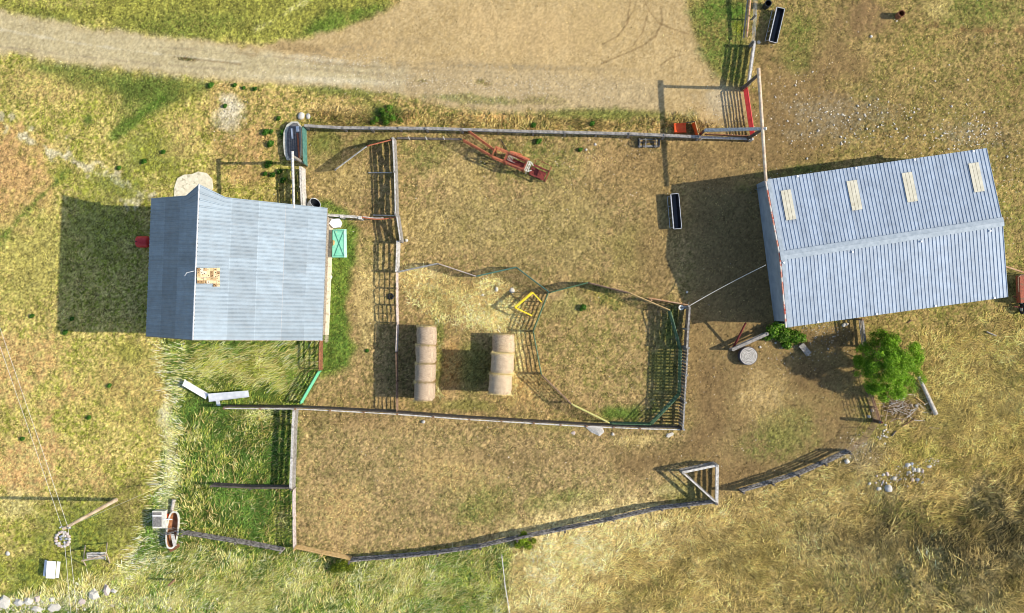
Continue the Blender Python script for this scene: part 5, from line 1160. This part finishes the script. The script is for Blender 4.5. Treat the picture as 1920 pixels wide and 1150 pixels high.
# ================================================================== RED MACHINE AT RIGHT EDGE
t = thing('farm_implement', 'dark red farm implement parked at the right edge by the shed', 'implement', G(1925, 548))
m = MB(); m.prism([tuple(T(x, y, 1.2)[:2]) for x, y in [(1912, 517), (1960, 514), (1962, 566), (1914, 568)]][::-1], .5, 1.2); m.build('hopper', 'rust_red', t)
m = MB(); m.path([T(x, y, 1.3) for x, y in [(1910, 548), (1909, 520), (1914, 516), (1960, 512)]], .05, 6); m.build('frame', 'pipe_brown', t)
for x, y in ((1912, 566), (1912, 580), (1955, 575)):
    c = G(x, y) + Vector((0, 0, .42)); m = MB(); n = 20; vs = []
    for i in range(n):
        a = 6.28318 * i / n
        for j in range(8): b = 6.28318 * j / 8; rr_ = .33 + .1 * math.cos(b); vs.append((c.x + .1 * math.sin(b) * 1.2, c.y + rr_ * math.cos(a), c.z + rr_ * math.sin(a)))
    m.add(vs, [(i * 8 + j, ((i + 1) % n) * 8 + j, ((i + 1) % n) * 8 + (j + 1) % 8, i * 8 + (j + 1) % 8) for i in range(n) for j in range(8)])
    wq = m.build('wheel', 'ptire', t, smooth=True); m = MB(); m.tube(c - Vector((.12, 0, 0)), c + Vector((.12, 0, 0)), .16, n=12); m.build('hub', 'galv', t)
m = MB(); m.bar(T(1900, 556, .6), T(1960, 572, .6), .08, .08); m.bar(T(1902, 575, .5), T(1950, 582, .5), .08, .08); m.build('axle_frame', 'dark_red', t)
m = MB(); m.bar(T(1886, 500, 1.4), T(1935, 516, 1.4), .12, .10); o = m.build('timber', 'wood_rust', origin=G(1890, 501)); tag(o, 'orange timber reaching from shed wall to the red implement', 'timber')

# ================================================================== TREE, SHRUBS, WEEDS
def leafcloud(name, centers, n, size, cols, seed, parent, matname='leaf'):
    rg = np.random.RandomState(seed); cs = np.array([c[:3] for c in centers]); rs_ = np.array([c[3] for c in centers]); w_ = rs_ ** 2; w_ /= w_.sum()
    k = rg.choice(len(cs), n, p=w_); dirv = rg.normal(size=(n, 3)); dirv /= np.linalg.norm(dirv, axis=1)[:, None]; dirv[:, 2] = np.where(dirv[:, 2] < -.3, -dirv[:, 2] * .5, dirv[:, 2])
    rad = rs_[k] * rg.uniform(.35, 1.0, n) ** .5 * (1 + rg.normal(0, .12, n)); P = cs[k] + dirv * rad[:, None]; P[:, 2] = np.maximum(P[:, 2], .03)
    a = rg.normal(size=(n, 3)); a /= np.linalg.norm(a, axis=1)[:, None]; up = dirv + rg.normal(0, .5, (n, 3)); b = np.cross(up, a); b /= np.linalg.norm(b, axis=1)[:, None]; a2 = np.cross(b, up); a2 /= np.linalg.norm(a2, axis=1)[:, None]
    s = rg.uniform(size[0], size[1], n)[:, None]
    co = np.stack([P - a2 * s, P + b * s * .55, P + a2 * s, P - b * s * .55], 1).reshape(-1, 3)
    C_ = np.array([lin(c) for c in cols]); tint = rg.uniform(.75, 1.25, len(cs))
    c = C_[rg.choice(len(C_), n)] * (tint[k] * rg.uniform(.6, 1.3, n))[:, None] * .80; c = np.repeat(np.clip(c, .004, .8), 4, 0)
    org = np.array(ORG[parent.name]); o = finish_mesh(name, co - org, np.arange(n * 4), 4, M[matname], c); o.parent = parent; return o
def tree():
    b = G(1662, 684); t = thing('broadleaf_tree', 'round bright green leafy tree below the machine shed', 'tree', b); r_ = random.Random(2)
    cs = []; H = 2.7
    def crown(px, py, z, r): q = T(px, py, z); cs.append((q.x, q.y, q.z, r))
    for i in range(95):
        a = r_.uniform(0, 6.283); q = r_.uniform(0, 1) ** .6; x = 1668 + 62 * q * math.cos(a) + r_.uniform(-4, 4); y = 684 + 60 * q * math.sin(a) + r_.uniform(-4, 4)
        crown(x, y, 1.4 + 3.2 * (1 - q * q) * r_.uniform(.75, 1.1), r_.uniform(.38, .62))
    for x, y in ((1655, 738), (1660, 748), (1636, 628), (1650, 625), (1722, 700), (1730, 712), (1610, 655), (1606, 700), (1630, 730), (1640, 640), (1720, 650)): crown(x, y, r_.uniform(1.0, 2.0), r_.uniform(.3, .42))
    tr = MB(); tr.path([b - Vector((0, 0, .2)), b + Vector((.05, .05, 1.0)), b + Vector((.1, 0, 1.7))], .17, 9, .12); trk = tr.build('trunk', 'bark', t)
    for c in cs[:34:2]:
        m = MB(); s = b + Vector((.1, 0, r_.uniform(.8, 1.7))); e = Vector(c[:3]); mid = (s + e) / 2 + Vector((r_.uniform(-.2, .2), r_.uniform(-.2, .2), .3)); m.path([s, mid, e], .06, 6, .02); m.build('limb', 'bark', t)
    leafcloud('crown', cs, 44000, (.04, .085), [(124, 172, 34), (150, 192, 48), (92, 142, 28), (170, 204, 74), (136, 180, 48)], 5, t)
tree()
def shrub(name, label, cat, blobs, n, cols, size=(.05, .1), group=None, seed=1, stems=4):
    c = G(*blobs[0][:2]); t = thing(name, label, cat, c, group); r_ = random.Random(seed)
    cs = [(*(lambda q: (q.x, q.y, z))(T(x, y, z)), r) for x, y, z, r in blobs]
    for i in range(stems):
        e = cs[i % len(cs)]; m = MB(); m.tube(c + Vector((r_.uniform(-.1, .1), r_.uniform(-.1, .1), -.05)), Vector(e[:3]), .025, .01, 5); m.build('stem', 'bark', t)
    leafcloud('foliage', cs, n, size, cols, seed, t)
    return t
GL = [(92, 140, 34), (118, 160, 44), (72, 118, 28), (150, 180, 80)]; DG = [(66, 116, 40), (86, 136, 46), (104, 152, 54)]
shrub('leafy_shrub', 'broad leafy green shrub at the shed southwest corner', 'shrub', [(1470, 628, .5, .7), (1450, 622, .5, .6), (1490, 632, .5, .6), (1438, 630, .3, .4), (1475, 645, .3, .45), (1503, 634, .4, .4), (1460, 612, .4, .5)], 6500, GL, (.06, .13), seed=3)
shrub('small_bush', 'yellow green bush sprouting through the curving log fence', 'bush', [(980, 1012, .6, .5), (972, 1020, .4, .4), (990, 1022, .4, .4), (982, 1002, .7, .3), (1000, 1014, .3, .25)], 1800, [(140, 165, 40), (165, 185, 60), (110, 140, 34)], (.05, .1), seed=4)
shrub('small_bush', 'dull yellow green bush below the yellow pole rails', 'bush', [(640, 1062, .5, .6), (628, 1066, .4, .45), (655, 1064, .4, .45)], 1800, [(130, 145, 40), (150, 160, 50), (90, 115, 34)], (.04, .09), seed=5)
shrub('small_bush', 'green bush on the verge above the driveway fence', 'bush', [(722, 218, .25, .42), (737, 222, .15, .3), (706, 224, .12, .28), (730, 203, .15, .3), (716, 208, .2, .3), (750, 227, .1, .22), (698, 230, .1, .22), (724, 229, .15, .3)], 1500, [(96, 142, 44), (126, 160, 56), (74, 118, 38)], (.04, .09), seed=6)
wd = [(395, 160, 7, 'left of the stony patch by road'), (440, 160, 4.5, 'on the road edge near the barn drive'), (457, 165, 3.8, 'second on the road edge right of centre'), (478, 167, 5, 'third on the road edge'), (422, 199, 4.5, 'in the pale stony patch'),
      (498, 248, 8, 'biggest of the three left of the trough'), (508, 247, 5, 'touching the biggest weed left of trough'), (507, 270, 8, 'directly below the biggest weed'), (532, 248, 8, 'against the north end of the trough'), (522, 222, 5, 'above the trough'),
      (504, 308, 9, 'upper of the cluster near the barn header post'), (497, 326, 5, 'small left one near barn header post'), (511, 328, 6, 'small right one near barn header post'), (531, 338, 7, 'in the fence shadow above the barn'), (524, 322, 6, 'between cluster and bleached fence'),
      (1093, 577, 8, 'alone inside the round pen'), (1010, 265, 7, 'right of the chute under the fence'), (1088, 281, 5, 'small one in the north of the big pen'), (1110, 232, 6, 'on the verge above the fence middle'), (1000, 235, 6, 'on the verge above the chute'),
      (270, 303, 6, 'in pasture northwest of the barn'), (223, 315, 5, 'in pasture west of the barn hood'), (135, 598, 5, 'at the south edge of barn shadow'), (122, 623, 6, 'just below barn shadow corner'), (205, 723, 5, 'in pasture left of the metal troughs'), (167, 783, 5, 'in pasture halfway down left side'),
      (42, 823, 5, 'near the left edge below power lines'), (306, 285, 5, 'in pasture above the concrete slab'), (688, 658, 4, 'alone in the alley beside bale shadow'), (60, 593, 5, 'at far left of pasture')]
for i, (x, y, r, w_) in enumerate(wd):
    rr_ = r / S; shrub('weed', 'small dark green weed %s' % w_, 'weed', [(x, y, rr_ * .5, rr_ * .75), (x + r * .45, y - r * .3, rr_ * .4, rr_ * .45), (x - r * .4, y + r * .4, rr_ * .35, rr_ * .45)], int(160 + r * 40), DG, (.04, .085), 'small dark weeds', 20 + i, stems=2)

# ================================================================== LOGS, BRUSH, STONES
m = MB(); pts = [T(1722, 706, .4), T(1730, 722, .35), T(1741, 746, .3), T(1755, 777, .25)]; m.path(pts, .12, 10, .20); o = m.build('fallen_log', 'log', origin=G(1740, 742)); tag(o, 'bleached fallen log right of the leafy tree', 'log')
for (a, b, r_, mt_, lb) in [((1717, 745), (1736, 759), .05, 'wood_new', 'thin yellow pole on grass left of the fallen log'), ((1691, 800), (1718, 784), .045, 'wood_brown', 'thin brown pole below the brush pile'), ((1672, 818), (1680, 808), .07, 'wood_dark', 'short dark pole end beside white rubble'),
     ((1850, 622), (1868, 630), .06, 'wood_grey', 'grey stick in dry grass below the shed'), ((1702, 606), (1710, 600), .05, 'wood_brown', 'short brown stick just below the shed eave')]:
    m = MB(); m.tube(T(*a, .12), T(*b, .12), r_, r_ * .8, 7); o = m.build('loose_pole', mt_, origin=G(*a)); tag(o, lb, 'pole')
t = thing('black_post', 'blackened leaning post beside the brush pile', 'post', G(1642, 789))
m = MB(); m.tube(G(1640, 789), T(1651, 792, 2.0), .17, .13, 10); m.build('post', 'black', t); m = MB(); m.tube(T(1649, 791, 1.9), T(1656, 793, 2.0), .08); m.build('red_tip', 'dark_red', t)
t = thing('brush_pile', 'pile of dead brushwood under the leafy tree', 'brush pile', G(1685, 768)); r_ = random.Random(6)
for i in range(95):
    m = MB(); x, y = r_.gauss(1683, 20), r_.gauss(768, 11); a = r_.gauss(-.55, .7); L = r_.uniform(6, 24); z = r_.uniform(.05, .45)
    m.tube(T(x, y, z), T(x + L * math.cos(a), y + L * math.sin(a), z + r_.uniform(-.05, .2)), r_.uniform(.02, .05), .015, 5); m.build('stick', 'twig' if i % 3 else 'wood_pale', t)
protos = {}
def rock(x, y, r, mt_, label, group=None, flat=.6, asp=1.0, rot=0, z=None, cat='rock', name='rock'):
    ang = y > 1090 or flat <= .3; key = (mt_, int((x * 7 + y * 3)) % 6, round(flat, 1), ang)
    if key not in protos:
        vs, fs = rock_mesh(key[1] + 5, 1, 1, flat, *((6, 4, (-.38, .3)) if ang else (10, 6, (-.2, .17)))); m = MB(); m.add(vs, fs); o = m.build(name, mt_, smooth=not ang)
        protos[key] = o.data; bpy.data.objects.remove(o)
    o = bpy.data.objects.new(name, protos[key]); C.objects.link(o); rr_ = r / S; p = G(x, y); gz = float(ground_z(np.array([x * 1.0]), np.array([y * 1.0]))[0]); o.location = (p.x, p.y, gz + .02 + rr_ * flat * .30 if z is None else z); o.scale = (rr_ * asp, rr_ / asp, rr_); o.rotation_euler = (0, 0, rot)
    return tag(o, label, cat, group)
big = [(1664, 915, 7.5, 'rock', 'largest grey boulder at the lower left of the rock pile', .7, .9, .5), (1647, 916, 4.6, 'rock_white', 'flat white rock left of the largest boulder', .5, 1.2, .3), (1630, 907, 3, 'rock_white', 'small white rock farthest left of the rock pile', .7, 1, 0),
 (1676, 897, 4.6, 'rock_white', 'squarish white rock in the middle of the rock pile', .7, 1, .2), (1663, 889, 4, 'rock_pink', 'pale pinkish rock at upper left of the pile', .7, .85, .4), (1656, 890, 3.2, 'rock_white', 'round white rock at the upper left end of pile', .7, 1, 0),
 (1701, 872, 5.2, 'rock', 'pale grey rock at the top of the rock pile', .7, 1.15, .5), (1709, 870, 3.6, 'rock_blue', 'blue grey rock at top right of the pile', .6, 1, 0), (1704, 886, 3.6, 'rock_white', 'white rock just under the top of the pile', .7, 1, 0),
 (1713, 880, 3.8, 'rock', 'grey rock right of the pile middle', .7, 1, .4), (1721, 882, 4.6, 'rock_white', 'bright white rock at the right side of pile', .7, .9, 0), (1729, 884, 3.8, 'rock_pink', 'tan rock at the far right end of pile', .7, .8, 0),
 (1709, 899, 4, 'rock_pink', 'round pinkish rock at the lower right of pile', .7, 1, 0), (1718, 899, 4, 'rock_blue', 'blue grey rock at the lower right corner of pile', .6, 1.1, 0), (1742, 875, 4, 'rock', 'grey rock lying apart to the right of pile', .5, 1.2, .2), (1698, 911, 2.4, 'rock_white', 'small white rock below the rock pile', .7, 1, 0),
 (1587, 865, 5.2, 'rock_white', 'round white boulder beside the log fence end', .8, 1, 0), (1629, 781, 3.4, 'rock_white', 'cream oval rock left of the black post', .6, 1.2, -.5), (1635, 770, 3.4, 'rock', 'grey rock above the cream oval rock', .6, 1, 0),
 (1718, 761, 3.4, 'rock', 'grey round stone right of the brush pile', .7, 1, 0), (1708, 760, 2.6, 'rock_white', 'small white stone right of the brush pile', .7, 1, 0), (1583, 609, 5.2, 'rock_white', 'oval white stone against the shed south eave', .5, 1.4, .3),
 (1422, 80, 3.6, 'rock_white', 'white stone at lower end of the upper feed trough', .7, 1, 0), (794, 791, 3.6, 'rock', 'round grey stone under the long dark fence', .8, 1, 0), (1149, 814, 3.2, 'rock_white', 'white stone right of the flat slab rock', .6, 1, 0),
 (1117, 806, 13, 'rock', 'long flat tan slab rock below the dark fence', .25, 1.35, -.25), (1075, 812, 4, 'rock_pink', 'faint tan stone left of the flat slab rock', .3, 1.1, 0), (1257, 815, 6, 'rock_white', 'flat pale stone below the pen corner', .25, 1.5, .4),
 (931, 543, 4.2, 'rock_white', 'white oval stone in hay left of yellow frame', .5, .8, 0), (960, 545, 5.5, 'rock_white', 'larger crumbly white stone in hay left of yellow frame', .4, 1, 0), (905, 553, 2.6, 'rock_white', 'small white stone left of the two in the hay', .5, 1.1, 0),
 (762, 451, 3.5, 'rock_white', 'white stone just right of the pale board gate', .5, 1, .4), (565, 218, 7, 'rock_white', 'large white stone at the northwest fence corner', .6, 1, .6), (578, 219, 5, 'rock', 'paler grey stone right of the fence corner stone', .5, .8, 0),
 (1116, 271, 2.8, 'rock_white', 'white stone under the fence left of steel rack', .6, 1, 0), (1099, 281, 2.4, 'rock_white', 'white stone beside a small weed in the big pen', .6, 1, 0), (15, 1038, 4.5, 'rock_white', 'single white stone on the lawn at far lower left', .5, 1, 0),
 (12, 1130, 13, 'rock_white', 'big bleached boulder at the bottom left corner', .5, 1.05, -.3), (36, 1129, 9, 'rock', 'grey boulder second in the bottom left row', .5, 1.1, 0), (54, 1127, 9, 'rock_white', 'pale boulder third in the bottom left row', .5, 1, .3), (71, 1123, 8, 'rock_pink', 'squarish boulder fourth in the bottom left row', .6, 1, 0),
 (98, 1124, 7, 'rock_white', 'pale boulder under the power lines at bottom', .5, 1.1, 0), (105, 1139, 11, 'rock_white', 'wide flat slab under the power lines at bottom', .3, 1.4, .15), (177, 1114, 11, 'rock_white', 'large angular pale block right of the power lines', .5, .9, -.5), (201, 1106, 9, 'rock_pink', 'upright pinkish stone right of the angular block', .6, .7, 0),
 (214, 1108, 6, 'rock', 'grey stone at the right end of the bottom row', .6, 1, 0), (70, 1142, 9, 'rock_white', 'pale boulder at the bottom edge below the row', .4, 1.2, 0), (156, 1128, 7, 'rock_pink', 'small tan stone below the large angular block', .4, 1.2, 0), (1288, 548, 2.4, 'rock_white', 'pale square stone in the yard above pen corner', .4, 1, 0),
 (1454, 643, 2.2, 'rock_white', 'white block below the leafy shrub', .6, 1, 0), (1425, 651, 2.6, 'rock_white', 'white stone between tank and leafy shrub', .6, 1, 0), (1633, 69, 2.8, 'rock_white', 'white stone below left of the rusty barrel', .6, 1, 0), (1681, 40, 1.8, 'rock_white', 'tiny white stone at foot of the rusty barrel', .6, 1, 0)]
for x, y, r, mt_, lb, fl, asp, rot in big: rock(x, y, r, mt_, lb, None, fl, asp, rot)
sr = random.Random(77); RG = 'small rocks of the rock pile'; mts = ['rock_white', 'rock', 'rock_blue', 'rock_pink', 'rock_white']
for i in range(70):
    a = sr.uniform(0, 1); x = 1645 + 85 * a + sr.gauss(0, 5); y = 905 - 26 * a + sr.gauss(0, 9)
    rock(x, y, sr.uniform(.9, 2.4), sr.choice(mts), 'small pale or grey rock lying loose in the rock pile', RG, .7, sr.uniform(.8, 1.3), sr.uniform(0, 3))
for i in range(14): rock(1655 + sr.gauss(0, 6), 818 + sr.gauss(0, 7), sr.uniform(1.1, 2.4), 'rock_white', 'small white rock in the cluster under the black post', 'white rubble under the black post', .7, 1, sr.uniform(0, 3))
for i in range(22): rock(1748 + sr.gauss(0, 7), 868 - (i % 5) + sr.gauss(0, 3), sr.uniform(.8, 1.6), sr.choice(mts), 'tiny grey rock trailing off right of the rock pile', 'tiny rocks right of the rock pile', .7, 1, 0)
for i in range(13): rock(618.5 - i * .35 + sr.uniform(-1.5, 1.5), 486 + i * 11.3, sr.uniform(3.0, 4.6), sr.choice(['rock_white', 'rock_pink', 'rock_white']), 'pale foundation stone in the row beside the barn east wall', 'row of foundation stones', .5, 1, 1.2 + sr.uniform(-.3, .3))
for i in range(120):
    q = sr.random()
    if q < .45: x, y = sr.gauss(1620, 80), sr.gauss(225, 25)
    elif q < .8: x, y = sr.gauss(1815, 40), sr.gauss(255, 22)
    else: x, y = sr.uniform(1460, 1910), sr.uniform(120, 300)
    if 1437 < x < 1880 and y > 330 - (x - 1437) * .145: continue
    if not (1440 < x < 1915): continue
    rock(x, y, sr.uniform(1.0, 2.3), 'rock_white', 'white field stone lying in thin grass north of the machine shed', 'white field stones', .6, sr.uniform(.8, 1.3), sr.uniform(0, 3))

def pebbles(name, label, spots, n, size, seed, cols):
    rg = np.random.RandomState(seed); X = []; Y = []
    for (cx, cy, sx, sy, w_) in spots:
        k = int(n * w_); X.append(rg.normal(cx, sx, k)); Y.append(rg.normal(cy, sy, k))
    x = np.concatenate(X); y = np.concatenate(Y); keep = np.ones(len(x), bool)
    for q in FOOT + [[(1437, 337), (1850, 278), (1890, 557), (1476, 614)]]: keep &= sdist_poly(x, y, q) < 0
    x, y = x[keep], y[keep]; m_ = len(x)
    s = rg.uniform(size[0], size[1], m_) * rg.uniform(.6, 1.3, m_); a = rg.uniform(0, 6.28, m_); px = (x - 960) / S; py = (575 - y) / S; z = ground_z(x, y)
    vs = []
    for k in range(5):
        t_ = a + k * 1.2566; q = s * rg.uniform(.8, 1.2, m_); vs.append(np.stack([px + np.cos(t_) * q, py + np.sin(t_) * q, z + .01], 1))
    vs.append(np.stack([px, py, z + s * .9], 1)); co = np.stack(vs, 1).reshape(-1, 3)
    f = (np.arange(m_)[:, None] * 6 + np.array([0, 1, 5, 1, 2, 5, 2, 3, 5, 3, 4, 5, 4, 0, 5])[None]).reshape(-1)
    C_ = np.array([lin(c) for c in cols]); c = C_[rg.choice(len(C_), m_)] * rg.uniform(.7, 1.2, m_)[:, None] * .85
    o = finish_mesh(name, co, f, 3, M['pebble'], np.repeat(np.clip(c, 0, .85), 6, 0)); tag(o, label, 'gravel', kind='stuff')
WC = [(240, 234, 220), (222, 212, 190), (200, 192, 174), (180, 172, 156)]
pebbles('gravel', 'white pebbles strewn over the pasture north of the machine shed', [(1600, 225, 110, 30, .34), (1815, 255, 50, 28, .30), (1880, 330, 30, 60, .12), (1680, 160, 160, 70, .12), (1480, 220, 40, 60, .12)], 1000, (.02, .055), 1, WC)
pebbles('gravel', 'pale gravel on the driveway and its lower verge', [(640, 115, 60, 7, .16), (760, 155, 90, 10, .22), (900, 170, 130, 16, .22), (1030, 165, 90, 14, .16), (1350, 200, 30, 24, .10), (500, 135, 160, 10, .14)], 2200, (.015, .04), 2, [(224, 214, 190), (206, 194, 168), (184, 172, 148)])
pebbles('gravel', 'fine white pebbles scattered through the pens', [(800, 400, 260, 120, .3), (1250, 720, 160, 120, .3), (900, 880, 260, 60, .2), (1100, 300, 120, 30, .2)], 700, (.02, .045), 3, WC)
pebbles('gravel', 'grey gravel and stones below the shed and around the rock pile', [(1540, 620, 30, 18, .22), (1620, 845, 26, 18, .34), (1700, 885, 26, 10, .2), (1500, 660, 40, 20, .12), (430, 215, 20, 22, .12)], 900, (.02, .055), 4, WC + [(130, 126, 120), (110, 108, 108)])
pebbles('gravel', 'crumbled white stone along the bottom left bank', [(60, 1138, 60, 8, .5), (200, 1130, 70, 9, .3), (320, 1138, 60, 8, .2)], 500, (.04, .12), 5, WC)

for (a, b, lb) in [((691, 324), (735, 324), 'thin pale prop pole at the middle post of the braced fence'), ((700, 403.5), (740, 404.5), 'thin pale prop pole just above the red hose')]:
    m = MB(); m.tube(T(*a, .1), T(*b, .9), .045, .035, 7); o = m.build('prop_pole', 'wood_pale', origin=G(*a)); tag(o, lb, 'pole')
